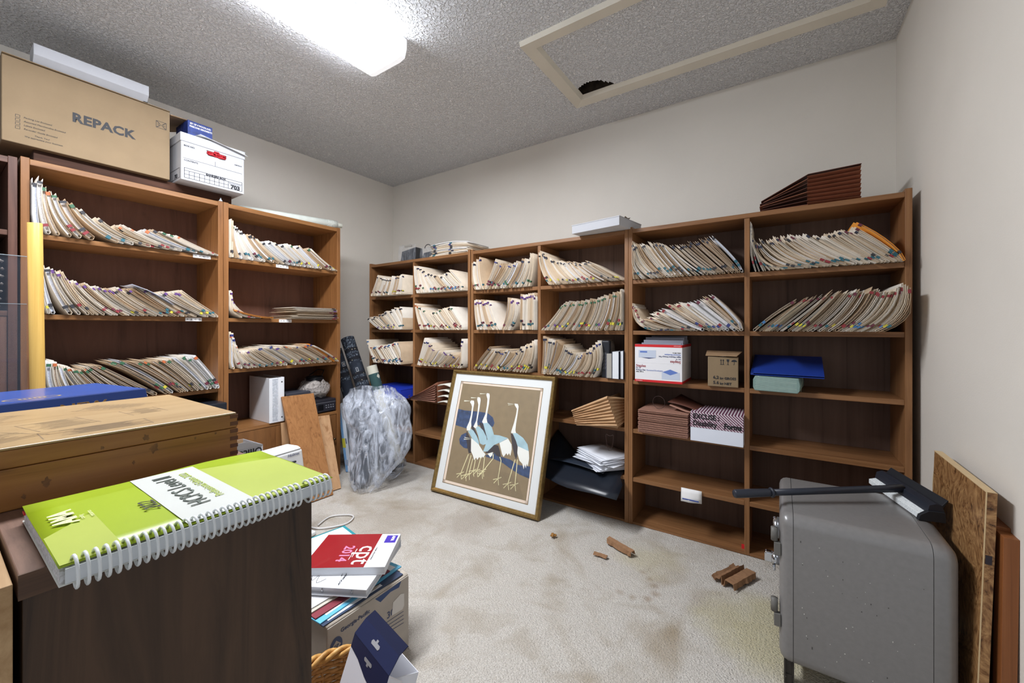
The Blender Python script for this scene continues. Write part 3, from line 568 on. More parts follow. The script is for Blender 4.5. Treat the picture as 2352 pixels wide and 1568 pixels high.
# ---------------------------------------------------------------- things on top of the low bookcases
wrap = film('plastic_wrap', (215,222,232), 0.10, 0.10, 22, 1.0, (2,2,0.6)); blackp = mat('black_plastic', (38,40,46), 0.35)
for (x0, x1, h, lab) in ((-2.665,-2.505,0.118,'taller black pack wrapped in clear film at the corner end of the low bookcase top'),(-2.405,-2.25,0.07,'shorter black pack with loose clear film beside the pile of papers')):
    t = thing('wrapped_pack', lab, 'pack', ((x0+x1)/2,2.33,1.652), 0.1, 'wrapped packs on the low bookcase'); w_ = (x1-x0)/2
    MB().hexa([(-w_,-0.05,0),(w_,-0.05,0),(w_,0.06,0),(-w_,0.06,0)],[(-w_,-0.03,h*0.78),(w_*0.95,-0.03,h),(w_*0.95,0.05,h),(-w_,0.05,h*0.78)]).build('pack', blackp, t, 0.004)
    rows = [[wob((-w_-0.012+(2*w_+0.03)*i/10, -0.058-0.004*math.sin(i*2.1+j), (h+0.02)*j/5), 30, 0.006) for i in range(11)] for j in range(6)]
    MB().sheet(rows, 0.0008).build('film', wrap, t)
    if h < 0.1: MB().tube([(-0.02+0.032*math.cos(a),-0.045,0.085+0.03*math.sin(a)) for a in [PI*k/8 for k in range(9)]], 0.003, 6).build('loop', blackp, t)
    else: MB().box(-w_*0.3,w_*0.7,-0.06,-0.052,h+0.0,h+0.014).build('carton_edge', mat('greyboard', (150,146,138), 0.7), t)
z = 1.6525
for i in range(9):
    hh = rf.uniform(0.006,0.011); a = -0.02+rf.uniform(-0.06,0.06); t0 = place(MB(), (0,0,0)) if False else None
    x0 = -0.205+rf.uniform(-0.015,0.015); rows = [[(x0+0.38*j/8, -0.13+0.26*k/3, hh/2+0.010*math.sin(PI*j/8)*(i/8.0)-0.002*i*max(0,j-5)/3*0.5) for j in range(9)] for k in range(4)]
    white = i in (3,8)
    o = MB().sheet(rows, hh*0.9).build('file_folder', white_f if white else manila[(i*2) % 3]); place(o, (-2.075,2.385,z), a)
    tag(o, f"{ordinal(i+1)} folder up in the loose pile on top of the corner bookcase", 'file folder', 'loose pile of folders on the corner bookcase')
    for q in (0,1):
        s = MB().box(x0+(0.03 if q == 0 else 0.2),x0+(0.055 if q == 0 else 0.225),-0.1315,-0.128,0.0,hh).build('sticker', stk[rf.choice('nkbt')], o)
    z += hh+0.0015
t = thing('flat_box', 'flat white box overhanging the front of the low teak bookcases', 'box', (-1.018,2.155,1.6525), -0.167)
MB().box(0,0.307,0,0.26,0.0,0.049).build('body', white_card, t, 0.0015); MB().box(-0.002,0.309,-0.002,0.262,0.046,0.051).build('lid', white_card, t, 0.001)
for (px, py, a, lab) in ((0.16,0.10,0.4,'small curled brown scrap on the flat white box, its middle one'),(0.285,0.12,1.3,'curled bronze scrap at the corner of the flat white box')):
    rows = [[(0.05*(i/5-0.5), 0.022*(j/3-0.5), 0.004+0.018*abs(i/5-0.5)**1.3+0.006*(j==0)) for i in range(6)] for j in range(4)]
    o = MB().sheet(rows, 0.0015).build('leather_scrap', mat('bronze_scrap', (96,78,58), 0.4, 0.2)); place(o, (-1.018+px*math.cos(-0.167)-py*math.sin(-0.167),2.155+px*math.sin(-0.167)+py*math.cos(-0.167),1.704), a); tag(o, lab, 'scrap')
rust = mat('rust_file', (150,96,72), 0.6, noise=(14,0.08)); rust2 = mat('rust_file_pale', (164,122,105), 0.65, noise=(14,0.08)); rust_d = mat('rust_file_dark', (92,54,42), 0.65, noise=(14,0.08))  # medium, paler and dark browns of the file card
t = thing('expanding_file', 'dark reddish expanding file on top of the teak bookcase above the safe', 'expanding file', (0,2.24,1.6525))
N = 16; rows = []
for i in range(N+1):
    f = i/N; y = 0.0 if i % 2 else 0.030
    rows.append([(x, y+0.004*k, z_) for k,(x,z_) in enumerate(((0.105,0.004+0.136*f),(0.17,0.003+0.140*f),(0.235,0.002+0.145*f),(0.292,0.001+0.150*f)))])
MB().sheet(rows, 0.0012).build('gusset', rust, t, smooth=False)
for i in range(8):
    f = i/7; zl = 0.006+0.044*f+rf.uniform(-0.004,0.004); xl = -0.072+rf.uniform(-0.008,0.014); zr = 0.003+0.137*f
    MB().hexa([(xl,0.02,zl),(0.108,0.005,zr),(0.108,0.2,zr),(xl,0.2,zl)],[(xl,0.02,zl+0.0022),(0.108,0.005,zr+0.0022),(0.108,0.2,zr+0.0022),(xl,0.2,zl+0.0022)]).build('pocket', rust_d if i % 3 else rust, t)
MB().hexa([(0.108,0.02,0.145),(0.294,0.02,0.152),(0.294,0.24,0.152),(0.108,0.24,0.145)],[(0.108,0.02,0.147),(0.294,0.02,0.154),(0.294,0.24,0.154),(0.108,0.24,0.147)]).build('cover', rust_d, t)
# ---------------------------------------------------------------- things on the shelves of the low bookcases
# cartons of envelopes
red = mat('carton_red', (206,38,44), 0.5); wc = mat('carton_white', (233,233,236), 0.5); pale = mat('print_blue_pale', (196,206,224), 0.5); blu = mat('print_blue', (98,126,196), 0.5); dkred = mat('print_dark_red', (150,34,48), 0.5); dkb = mat('print_navy', (56,66,110), 0.5)
for up in (0, 1):
    t = thing('envelope_carton', ('lower white and red envelope carton, printed the right way up','upper white and red envelope carton, print upside down and open with grey envelopes')[up], 'box', (-0.66,2.20,0.8065+0.1015*up), 0, 'envelope cartons on the shelf')
    W, H = 0.243, 0.1012
    if not up: MB().box(0,W,0,0.25,0,H).build('body', wc, t, 0.0012)
    else:
        m = MB(); m.open_box(W,0.25,H,0.003); m.build('body', wc, t)
    rz = (0,0.012) if not up else (H-0.014,H)
    m = MB(); m.box(-0.0004,W+0.0004,-0.0006,0.2506,rz[0],rz[1]) if not up else [m.box(*q) for q in ((-0.0004,W+0.0004,-0.0006,0.0004,rz[0],rz[1]),(W-0.0002,W+0.0006,-0.0006,0.2506,rz[0],rz[1]))]
    m.build('red_stripe', red, t)
    if not up:
        lettering('Staples', 0.019, dkred, t, (0.006,-0.0008,0.080), bold=0.0003)
        for s, z_, y_, mm in (('No. 10',0.0085,0.071,dkb),('Privacy-Tint',0.0105,0.060,dkb),('white, 500 ct.',0.0075,0.051,ink)): lettering(s, z_, mm, t, (0.006,-0.0008,y_), bold=0.0002)
        lettering('Gummed Envelopes', 0.0105, blu, t, (0.062,-0.0008,0.060)); lettering('500 Envelopes', 0.006, whitepaint, t, (0.006,-0.001,0.004))
        m = MB(); m.box(0.142,0.232,-0.0007,-0.0002,0.020,0.058); m.build('envelope_print', pale, t)
        MB().poly([(0.146,-0.001,0.058),(0.185,-0.001,0.043),(0.224,-0.001,0.058),(0.185,-0.001,0.073)]).build('envelope_flap_print', blu, t)
    else:
        U = (PI/2, PI, 0)
        lettering('Staples', 0.019, dkred, t, (0.237,-0.0008,0.017), rot=U, bold=0.0003)
        for s, z_, y_, mm in (('No. 10',0.0085,0.029,dkb),('Right Window Privacy-Tint',0.0100,0.041,dkb),('Gummed Envelopes',0.0100,0.052,blu),('white, 500 ct.',0.0075,0.061,ink)): lettering(s, z_, mm, t, (0.237,-0.0008,y_), rot=U, bold=0.0002)
        MB().box(0.02,0.112,-0.0007,-0.0002,0.030,0.070).build('envelope_print', pale, t); MB().box(0.028,0.066,-0.001,-0.0007,0.056,0.065).build('window_print', blu, t)
        MB().prism([(0.034,0.030),(0.112,0.030),(0.075,0.024)], 'y', -0.0008, -0.0002).build('envelope_flap_print', dkb, t)
        lettering('500 Envelopes', 0.006, whitepaint, t, (0.237,-0.001,0.096), rot=U)
ge = mat('grey_envelope', (148,150,164), 0.6)
for k in range(7):
    x0 = 0.028+0.004*k; h = 0.088+0.012*(k%3)+0.006*k*0.4
    o = MB().box(-0.66+x0,-0.66+min(0.238,x0+0.205),2.23+0.026*k,2.2325+0.026*k+0.008,0.9125,0.929+h).build('envelope', ge, None, 0.0008); tag(o, f"{ordinal(k+1)} grey envelope back from the front of the open upper carton", 'envelope', 'grey envelopes in the open carton')
t = thing('carton', 'small brown weighed carton with its lid askew, beside the envelope cartons', 'box', (-0.299,2.215,0.8065), 0.06)
MB().box(0,0.134,0,0.14,0,0.148).build('body', card, t, 0.003)
MB().hexa([(-0.01,0.0,0.152),(0.128,-0.012,0.153),(0.15,0.12,0.168),(-0.012,0.12,0.17)],[(-0.01,0.0,0.155),(0.128,-0.012,0.156),(0.15,0.12,0.171),(-0.012,0.12,0.173)]).build('flap', card_in, t)
MB().tube([wob((0.055+0.004*k,0.03,0.150+0.004*math.sin(k)),60,0.004) for k in range(7)], 0.006, 6).build('packing_paper', whitepaint, t)
for s, z_, x, y_ in (('6,2',0.021,0.024,0.039),('kg GROSS',0.0165,0.054,0.037),('5.6',0.021,0.024,0.013),('kg NET',0.0165,0.054,0.011)): lettering(s, z_, ink, t, (x,-0.0012,y_), bold=0.0005)
m = MB()
for x in (0.059,0.069): line(m,(x,0.112),(x,0.134),0.0022,-0.0012); m.prism([(x-0.004,0.130),(x+0.004,0.130),(x,0.137)],'y',-0.0012,-0.0006)
line(m,(0.055,0.111),(0.073,0.111),0.0018,-0.0012); m.prism([(0.083,0.137),(0.095,0.137),(0.093,0.126),(0.089,0.123),(0.085,0.126)],'y',-0.0012,-0.0006); line(m,(0.089,0.123),(0.089,0.111),0.002,-0.0012); line(m,(0.084,0.111),(0.094,0.111),0.0018,-0.0012)
m.prism([(0.104,0.126)]+[(0.116+0.012*math.cos(a),0.126+0.010*math.sin(a)) for a in [PI-PI*k/8 for k in range(9)]],'y',-0.0012,-0.0006); line(m,(0.116,0.126),(0.116,0.112),0.0016,-0.0012); line(m,(0.116,0.112),(0.112,0.113),0.0016,-0.0012)
m.build('handling_symbol', ink, t)
# blue binder lying on a fat green ledger
gl = mat('ledger_green', (126,152,146), 0.6, noise=(60,0.12)); t = thing('ledger', 'fat pale green ledger lying under the blue binder', 'book', (-0.100,2.185,0.8065), -0.10)
m = MB(); m.prism([(0.004,0),(0.168,0.0),(0.176,0.012),(0.178,0.035),(0.172,0.066),(0.005,0.068),(-0.003,0.05),(-0.003,0.015)],'y',0,0.22); m.build('cover', gl, t, 0.003)
m = MB(); [line(m,(0.006+0.002*(k%3),0.008+0.0042*k),(0.165,0.006+0.0042*k+0.002*math.sin(k)),0.0012,-0.0006) for k in range(14)]; m.build('page_lines', mat('ledger_lines', (170,192,184), 0.6), t)
m = MB(); [m.box(0.178,0.1790,0.02+0.012*k,0.0235+0.012*k,0.008+0.0045*k,0.012+0.0045*k) for k in range(11)]; m.build('index_tabs', mat('ledger_tab', (196,196,170), 0.6), t)
t = thing('binder', 'blue vinyl binder lying flat on the pale green ledger', 'binder', (-0.113,2.195,0.885), (0.29,0,-0.03))
MB().box(0,0.276,0,0.25,0,0.003).build('cover', mat('vinyl_blue', (34,62,150), 0.35, noise=(300,0.05)), t, 0.001); MB().box(0,0.276,0,0.25,-0.009,-0.006).build('cover', MATS['vinyl_blue'], t, 0.001); MB().box(0,0.012,0.0,0.25,-0.009,0.003).build('spine', MATS['vinyl_blue'], t, 0.001)
# wallets, forms box, tag
for i in range(11):
    o = MB(); hh = 0.0108; o.box(0,0.252,0,0.24,0,0.0022); o.box(0,0.252,0.0,0.24,hh-0.0046,hh-0.0012); o.box(0.004,0.248,0.02,0.24,0.0022,hh-0.0046); o = o.build('file_wallet', rust2)
    place(o, (-0.639+rf.uniform(-0.003,0.003),2.188+rf.uniform(-0.004,0.004),0.5328+0.0112*i), -0.01); tag(o, f"{ordinal(i+1)} brown wallet from the bottom of the neat stack beside the forms box", 'file wallet', 'stacked brown file wallets')
t = thing('file_wallet', 'open brown wallet with an elastic cord, curling on top of the wallet stack', 'file wallet', (-0.52,2.26,0.6575), -0.25)
rows = [[(0.02+0.20*i/8, 0.16*j/4, 0.004+0.062*(1-(i/8))**1.6*(0.6+0.4*j/4)+0.05*math.sin(PI*i/8)*(1-j/6)*0.3) for i in range(9)] for j in range(5)]
MB().sheet(rows, 0.002).build('flap', rust_d, t); rows = [[(p[0]*0.94+0.01,p[1],max(0.003,p[2]-0.016-0.004*k)) for k,p in enumerate(r)] for r in rows]; MB().sheet(rows, 0.002).build('pocket', rust2, t)
MB().tube([(-0.01+0.035*math.cos(a)-0.01,-0.02,0.036+0.034*math.sin(a)) for a in [2*PI*k/16 for k in range(16)]], 0.0012, 6, closed=True).build('elastic', mat('elastic_dark', (66,50,46), 0.7), t)
def forms_mat():
    m = mat('account_pattern', (236,232,236), 0.5); nt = m.node_tree; tc = nt.nodes.new('ShaderNodeTexCoord'); mp = nt.nodes.new('ShaderNodeMapping'); mp.inputs['Rotation'].default_value = (0,0.82,0)
    nt.links.new(tc.outputs['Object'], mp.inputs['Vector']); wv = nt.nodes.new('ShaderNodeTexWave'); wv.inputs['Scale'].default_value = 34; wv.bands_direction = 'X'
    nt.links.new(mp.outputs['Vector'], wv.inputs['Vector']); r = nt.nodes.new('ShaderNodeValToRGB'); r.color_ramp.interpolation = 'CONSTANT'
    r.color_ramp.elements[0].color = lin((108,60,86)); r.color_ramp.elements[1].color = lin((222,214,220)); r.color_ramp.elements[1].position = 0.58
    nt.links.new(wv.outputs['Fac'], r.inputs['Fac']); nt.links.new(r.outputs['Color'], nt.nodes['Principled BSDF'].inputs['Base Color']); return m
t = thing('forms_box', 'white box with a maroon patterned top strip reading Excuse Disability Forms', 'box', (-0.372,2.17,0.5335))
MB().box(0,0.231,0,0.22,0,0.144).build('body', mat('glossy_white', (226,232,244), 0.35), t, 0.001); MB().box(-0.0004,0.2314,-0.001,0.222,0.068,0.1445).build('lid', forms_mat(), t, 0.001)
for k in range(7): lettering('ACCOUNT', 0.0095, mat('maroon_ink', (120,60,84), 0.5), t, (-0.002+0.031*k,-0.0013,0.072), rot=(PI/2,-0.82,0))
mk = mat('marker', (26,24,30), 0.5); lettering('EXCUSE :', 0.034, mk, t, (0.012,-0.0018,0.113), bold=0.0013, sx=0.85); lettering('Disability', 0.034, mk, t, (0.012,-0.0018,0.079), bold=0.0011, sx=0.85); lettering('Forms', 0.034, mk, t, (0.150,-0.0018,0.079), bold=0.0018, sx=0.85)
t = thing('receipt', 'creased white slip hanging over the shelf edge below the brown wallets', 'slip', (-0.43,2.2275,0.202), 0)
MB().sheet([[(0.004+0.098*i/5,-0.004-0.010*math.sin(i*0.9)*(1-j/3)-0.003*(3-j),0.064*j/3-0.004*(i==0)*(j==0)) for i in range(6)] for j in range(4)], 0.0006).build('slip', whitepaint, t)
MB().box(0.012,0.09,-0.0195,-0.019,0.010,0.016).build('blue_print', mat('print_mid_blue', (62,84,160), 0.5), t)
# kraft expanding file
kraft = mat('kraft', (190,154,116), 0.75, noise=(18,0.08)); t = thing('expanding_file', 'light kraft expanding file fanned out above the loose white papers', 'expanding file', (0,0,0))
B0,B1,T0,T1 = Vector((-0.996,0,0.520)),Vector((-0.748,0,0.545)),Vector((-1.03,0,0.607)),Vector((-0.81,0,0.712)); rows = []
for i in range(19):
    f = i/18; y = 2.168 if i % 2 else 2.181; a, b = B0.lerp(T0,f), B1.lerp(T1,f); rows.append([(a.lerp(b,k/4).x, y+0.003*math.sin(k*1.7+i), a.lerp(b,k/4).z) for k in range(5)])
MB().sheet(rows, 0.0014).build('pleats', kraft, t, smooth=False); rows2 = []
for i in range(19):
    f = i/18; b = B1.lerp(T1,f); c = Vector((-0.735,0,0.556)).lerp(Vector((-0.742,0,0.69)),f); d_ = 0.005 if i % 2 else -0.005
    rows2.append([(b.lerp(c,k/3).x+d_*(k>0), 2.175+0.075*k, b.lerp(c,k/3).z-0.006*k*f) for k in range(4)])
MB().sheet(rows2, 0.0014).build('gusset', kraft, t, smooth=False)
MB().prism([(-0.99,0.5345),(-0.752,0.5345),(-0.752,0.56),(-0.815,0.70),(-1.022,0.603)],'y',2.185,2.40).build('pockets', mat('kraft_dark', (160,126,92), 0.8), t)
MB().tube([(-0.79+0.022*math.cos(a),2.162,0.47+0.042*math.sin(a)+0.02*math.cos(2*a)) for a in [2*PI*k/18 for k in range(18)]], 0.001, 6, closed=True).build('elastic', MATS['elastic_dark'], t)
# portfolio and loose papers
pf = mat('black_vinyl', (32,37,46), 0.3); t = thing('portfolio', 'open black vinyl portfolio drooping off the shelf under white papers', 'portfolio', (0,0,0)); rows = []
for j in range(9):
    y = 2.05+0.40*j/8
    rows.append([(-1.262+0.52*i/8+0.03*(j<3)*(i>4), y-0.045*math.sin(PI*i/8)*(j<5)*(1-j/5)+0.10*(1-i/8)*(1-j/8), 0.2635+(0.0 if y > 2.22 else -(2.22-y)*0.42)+0.13*max(0,(1-i/2.2))*(j/8)+0.004*math.sin(i*1.3+j)+0.003) for i in range(9)])
MB().sheet(rows, 0.003).build('cover', pf, t); MB().sheet([[(-1.23+0.40*i/5, 2.165+0.26*j/4+0.05*(1-i/5), 0.2725+0.012*math.sin(PI*i/5)*(j<2)) for i in range(6)] for j in range(5)], 0.002).build('pocket', mat('black_vinyl2', (44,52,64), 0.25), t)
lp = MB(); zz = 0.279
for k in range(22):
    a = -0.62+rf.uniform(-0.13,0.13)+(0.25 if 6 < k < 12 else 0); cx, cy = -0.885+rf.uniform(-0.014,0.014), 2.325+rf.uniform(-0.012,0.012); dz = rf.uniform(0.002,0.0045)
    lp.T = Matrix.Translation((cx,cy,zz))@Matrix.Rotation(a,4,'Z'); lp.mi = rf.choice((0,0,1)); cu = rf.uniform(0.003,0.014)*k/22
    lp.sheet([[(-0.139+0.278*i/6,-0.105+0.21*j/4,cu*(i/3-1)**2*(0.5+0.5*j/4)) for i in range(7)] for j in range(5)], 0.0014); zz += dz
o = lp.build('loose_papers', [mat('sheet_white', (232,236,244), 0.55), mat('sheet_grey', (206,210,220), 0.6)]); o['kind'] = 'stuff'; tag(o, 'untidy heap of loose white papers lying on the black portfolio', 'papers')
# books beside the folders behind the picture
for (x0, x1, h, y0, m, lab, nm) in ((-0.868,-0.818,0.218,2.235,blackp,'black slotted panel standing between the folders and the white books','slotted_panel'),):
    t = thing(nm, lab, 'panel', (x0,y0,0.8065)); MB().box(0,x1-x0,0,0.03,0,h).build('panel', m, t, 0.008, seg=3)
    q = MB(); [q.prism([(0.012+0.009*k,0.05+0.02*r),(0.015+0.009*k,0.05+0.02*r),(0.021+0.009*k,0.068+0.02*r),(0.018+0.009*k,0.068+0.02*r)],'y',-0.0008,0.0) for k in range(3) for r in range(5)]; q.build('slots', mat('slot_grey', (120,122,128), 0.5), t)
def book(name, x0, x1, y0, d, z0, h, cm, pm, lab, group=None):
    t = thing(name, lab, 'book', (x0,y0,z0), 0, group); W = x1-x0
    m = MB(); m.box(0,0.002,0,d,0,h); m.box(W-0.002,W,0,d,0,h); m.box(0,W,d-0.002,d,0,h); m.build('cover', cm, t); MB().box(0.002,W-0.002,0.003,d-0.002,0.003,h-0.003).build('pages', pm, t); return t
pgw = mat('pages_white', (226,230,236), 0.7); pgg = mat('pages_grey', (168,164,156), 0.7); pgd = mat('cover_grey', (88,92,110), 0.5); pgb = mat('cover_navy', (40,46,66), 0.45)
book('book',-0.832,-0.796,2.215,0.2,0.8065,0.146,pgd,pgg,'grey edged book squeezed against the black slotted panel','white books at the shelf end')
book('book',-0.794,-0.752,2.205,0.2,0.8065,0.158,pgb,pgw,'thick white edged book with navy boards, between two other books','white books at the shelf end')
book('book',-0.750,-0.729,2.215,0.2,0.8065,0.162,pgb,pgw,'white edged book pressed against the bookcase upright','white books at the shelf end')
# corner bays
t = thing('flat_carton', 'flat bright blue cardboard carton sticking out of the corner bay', 'box', (-2.86,2.118,0.5335), 0.0)
bluec = mat('carton_blue', (36,62,190), 0.4); MB().box(0,0.388,0,0.28,0,0.07).build('body', bluec, t, 0.002); MB().hexa([(-0.002,-0.004,0.071),(0.389,-0.003,0.071),(0.389,0.28,0.071),(-0.002,0.28,0.071)],[(-0.002,-0.004,0.074),(0.389,-0.003,0.074),(0.389,0.28,0.078),(-0.002,0.28,0.078)]).build('lid', bluec, t); MB().prism([(0.28,0.07),(0.389,0.07),(0.37,0.03)],'y',-0.003,-0.0005).build('tuck_flap', bluec, t)
t = thing('expanding_file', 'brown pleated expanding file tied at one end, behind the crane picture', 'expanding file', (0,0,0)); rows = []
for i in range(17):
    f = i/16; y = 2.155 if i % 2 else 2.175; rows.append([(-2.405+0.27*k/4, y+0.008*math.sin(k), 0.535+f*(0.022+0.128*(k/4)**1.1)) for k in range(5)])
MB().sheet(rows, 0.0014).build('pleats', rust2, t, smooth=False); MB().prism([(-2.395,0.5345),(-2.14,0.5345),(-2.135,0.69),(-2.395,0.56)],'y',2.18,2.42).build('pockets', rust, t)
for k in range(2): MB().tube([(-2.403,2.15,0.537+0.018*k),(-2.412,2.14,0.545+0.018*k),(-2.402,2.15,0.553+0.018*k)], 0.004, 6).build('tie', mat('tie_purple', (66,44,60), 0.6), t)
for i in range(4):
    rows = [[(-2.125+0.13*k/4, 2.17+0.24*j/3, 0.5365+0.042*i+0.014*math.sin(PI*k/4)+0.002) for k in range(5)] for j in range(4)]
    o = MB().sheet(rows, 0.008).build('file_wallet', mat('cream_file', (226,224,212), 0.6)); tag(o, f"{ordinal(i+1)} cream file from the bottom, half hidden behind the crane picture", 'file wallet', 'cream files behind the picture')
for i in range(0): pass
# ---------------------------------------------------------------- framed picture of cranes
t = thing('framed_picture', 'gilt framed print of white cranes leaning on the low bookcase', 'picture', (-1.547,1.945,0.003), (0,0,0))
t.rotation_euler = (Matrix.Rotation(math.atan2(0.033,0.807),4,'Z')@Matrix.Rotation(-math.radians(17),4,'X')).to_euler()
gilt = mat('gilt', (142,116,68), 0.35, 0.6, noise=(60,0.25)); fx0, fx1, fz0, fz1, fw = -0.402, 0.413, 0.0, 0.829, 0.026
f = MB()
def fside(a, b, c, d):
    A,B,Cc,D = map(Vector,(a,b,c,d)); pr = ((0,0.0),(0.15,-0.012),(0.55,-0.018),(0.8,-0.010),(1.0,-0.004))
    vs = []
    for s_, y in pr: p, q = A.lerp(D,s_), B.lerp(Cc,s_); vs += [(p.x,y,p.y),(q.x,y,q.y)]
    vs += [(D.x,0.02,D.y),(Cc.x,0.02,Cc.y),(A.x,0.02,A.y),(B.x,0.02,B.y)]; k = len(vs)//2
    f.add(vs, [(2*i,2*i+1,2*((i+1)%k)+1,2*((i+1)%k)) for i in range(k)], False)
O4 = [(fx0,fz0),(fx1,fz0),(fx1,fz1),(fx0,fz1)]; I4 = [(fx0+fw,fz0+fw),(fx1-fw,fz0+fw),(fx1-fw,fz1-fw),(fx0+fw,fz1-fw)]
for k in range(4): fside(O4[k],O4[(k+1)%4],I4[(k+1)%4],I4[k])
f.build('frame', gilt, t)
MB().box(fx0+fw-0.002,fx1-fw+0.002,0.004,0.010,fz0+fw-0.002,fz1-fw+0.002).build('mat_board', mat('mat_board', (222,226,226), 0.6), t)
m = MB(); rect(m,-0.323,0.331,0.068,0.751,0.0035,0.0030); m.build('gold_line', gilt, t); m = MB(); rect(m,-0.3195,0.3275,0.0715,0.7475,0.018,0.0033); m.build('inner_mat', mat('inner_mat', (232,214,196), 0.6), t)
art = MB(); Y = 0.0031; art.mi = 0; art.quad((-0.302,Y,0.087),(0.316,Y,0.087),(0.314,Y,0.736),(-0.304,Y,0.736))
ART = {
'river':[[(-0.303,0.557),(-0.245,0.552),(-0.126,0.557),(-0.055,0.555),(-0.007,0.532),(0.012,0.499),(0.005,0.474),(-0.036,0.465),(-0.108,0.47),(-0.183,0.443),(-0.209,0.436),(-0.301,0.446)],[(-0.202,0.408),(-0.235,0.389),(-0.248,0.359),(-0.235,0.329),(-0.198,0.31),(-0.171,0.309),(-0.146,0.318),(-0.17,0.384)],[(-0.018,0.29),(0.045,0.314),(0.096,0.302),(0.17,0.295),(0.235,0.274),(0.313,0.279),(0.317,0.211),(0.252,0.221),(0.187,0.241),(0.119,0.267),(0.052,0.279),(-0.007,0.282)]],
'blue':[[(-0.173,0.441),(-0.144,0.43),(-0.11,0.4),(-0.086,0.368),(-0.074,0.336),(-0.091,0.333),(-0.129,0.362),(-0.152,0.387),(-0.186,0.418)],[(-0.136,0.456),(-0.106,0.463),(-0.066,0.441),(-0.032,0.404),(-0.016,0.365),(-0.047,0.35),(-0.074,0.356),(-0.097,0.401)],[(-0.075,0.485),(-0.043,0.496),(-0.003,0.47),(0.023,0.425),(0.064,0.427),(0.131,0.419),(0.08,0.386),(0.035,0.362),(-0.006,0.316),(-0.039,0.311),(-0.03,0.349),(-0.021,0.391),(-0.048,0.436)],[(0.156,0.457),(0.188,0.458),(0.239,0.435),(0.275,0.402),(0.29,0.362),(0.209,0.379),(0.192,0.409)]],
'black':[[(-0.197,0.423),(-0.171,0.391),(-0.152,0.373),(-0.132,0.286),(-0.151,0.283),(-0.167,0.315),(-0.196,0.381)],[(-0.173,0.462),(-0.147,0.455),(-0.103,0.401),(-0.078,0.342),(-0.085,0.338),(-0.11,0.379),(-0.152,0.429)],[(-0.112,0.491),(-0.075,0.481),(-0.038,0.43),(-0.023,0.388),(-0.037,0.382),(-0.066,0.427)],[(-0.019,0.304),(-0.01,0.339),(0.026,0.366),(0.068,0.364),(0.086,0.334),(0.101,0.3),(0.077,0.299),(0.036,0.319),(0.004,0.307)],[(0.145,0.452),(0.166,0.445),(0.209,0.392),(0.215,0.322),(0.211,0.302),(0.197,0.319),(0.169,0.379)]],
'white':[[(-0.205,0.625),(-0.182,0.625),(-0.175,0.607),(-0.176,0.577),(-0.174,0.527),(-0.174,0.483),(-0.166,0.456),(-0.172,0.427),(-0.197,0.423),(-0.203,0.444),(-0.191,0.481),(-0.186,0.525),(-0.189,0.583),(-0.2,0.601),(-0.213,0.611)],[(-0.151,0.38),(-0.081,0.348),(-0.039,0.311),(-0.017,0.297),(-0.031,0.272),(-0.039,0.28),(-0.047,0.262),(-0.061,0.273),(-0.074,0.253),(-0.085,0.266),(-0.096,0.247),(-0.114,0.275),(-0.135,0.299)],[(-0.156,0.652),(-0.135,0.651),(-0.127,0.634),(-0.125,0.583),(-0.125,0.532),(-0.125,0.489),(-0.115,0.462),(-0.129,0.446),(-0.149,0.454),(-0.135,0.495),(-0.136,0.553),(-0.14,0.603),(-0.157,0.635)],[(-0.086,0.685),(-0.066,0.684),(-0.059,0.669),(-0.055,0.619),(-0.056,0.562),(-0.054,0.519),(-0.042,0.493),(-0.075,0.485),(-0.086,0.494),(-0.07,0.546),(-0.069,0.603),(-0.073,0.646),(-0.088,0.672)],[(0.073,0.381),(0.132,0.417),(0.163,0.385),(0.17,0.357),(0.167,0.317),(0.155,0.331),(0.146,0.316),(0.136,0.328),(0.12,0.303),(0.106,0.317),(0.087,0.354)],[(0.14,0.637),(0.165,0.637),(0.174,0.621),(0.175,0.567),(0.174,0.513),(0.176,0.473),(0.184,0.457),(0.149,0.452),(0.147,0.462),(0.158,0.517),(0.164,0.572),(0.164,0.606),(0.145,0.626)],[(0.209,0.382),(0.29,0.364),(0.299,0.323),(0.297,0.276),(0.287,0.29),(0.286,0.264),(0.275,0.284),(0.272,0.256),(0.258,0.285),(0.235,0.3),(0.213,0.341)],[(-0.003,0.303),(0.036,0.319),(0.035,0.299),(0.022,0.284),(0.011,0.294)]],
'beak':[[(-0.265,0.62),(-0.204,0.621),(-0.263,0.611)],[(-0.213,0.646),(-0.154,0.646),(-0.208,0.639)],[(-0.143,0.679),(-0.085,0.681),(-0.14,0.673)],[(0.09,0.635),(0.142,0.634),(0.091,0.631)],[(0.093,0.625),(0.143,0.632),(0.096,0.622)],[(-0.209,0.379),(-0.15,0.377),(-0.204,0.374)],[(-0.21,0.367),(-0.149,0.372),(-0.207,0.362)]],
'legs':[[(-0.15,0.276),(-0.184,0.151)],[(-0.127,0.273),(-0.143,0.148)],[(-0.109,0.255),(-0.119,0.159)],[(-0.087,0.252),(-0.089,0.185)],[(-0.048,0.272),(-0.06,0.19)],[(-0.02,0.28),(-0.015,0.198)],[(0.042,0.307),(0.045,0.281),(-0.021,0.184)],[(0.093,0.299),(0.106,0.278),(0.104,0.171)],[(0.204,0.301),(0.179,0.157)],[(0.221,0.304),(0.228,0.161)]],
}
Y = 0.0028
for mi, k in ((1,'river'),(2,'black'),(3,'blue'),(4,'white'),(5,'beak')):
    art.mi = mi
    for p in ART[k]: art.poly([(a,Y,b) for a, b in p]) ; Y -= 0.00004
art.mi = 6
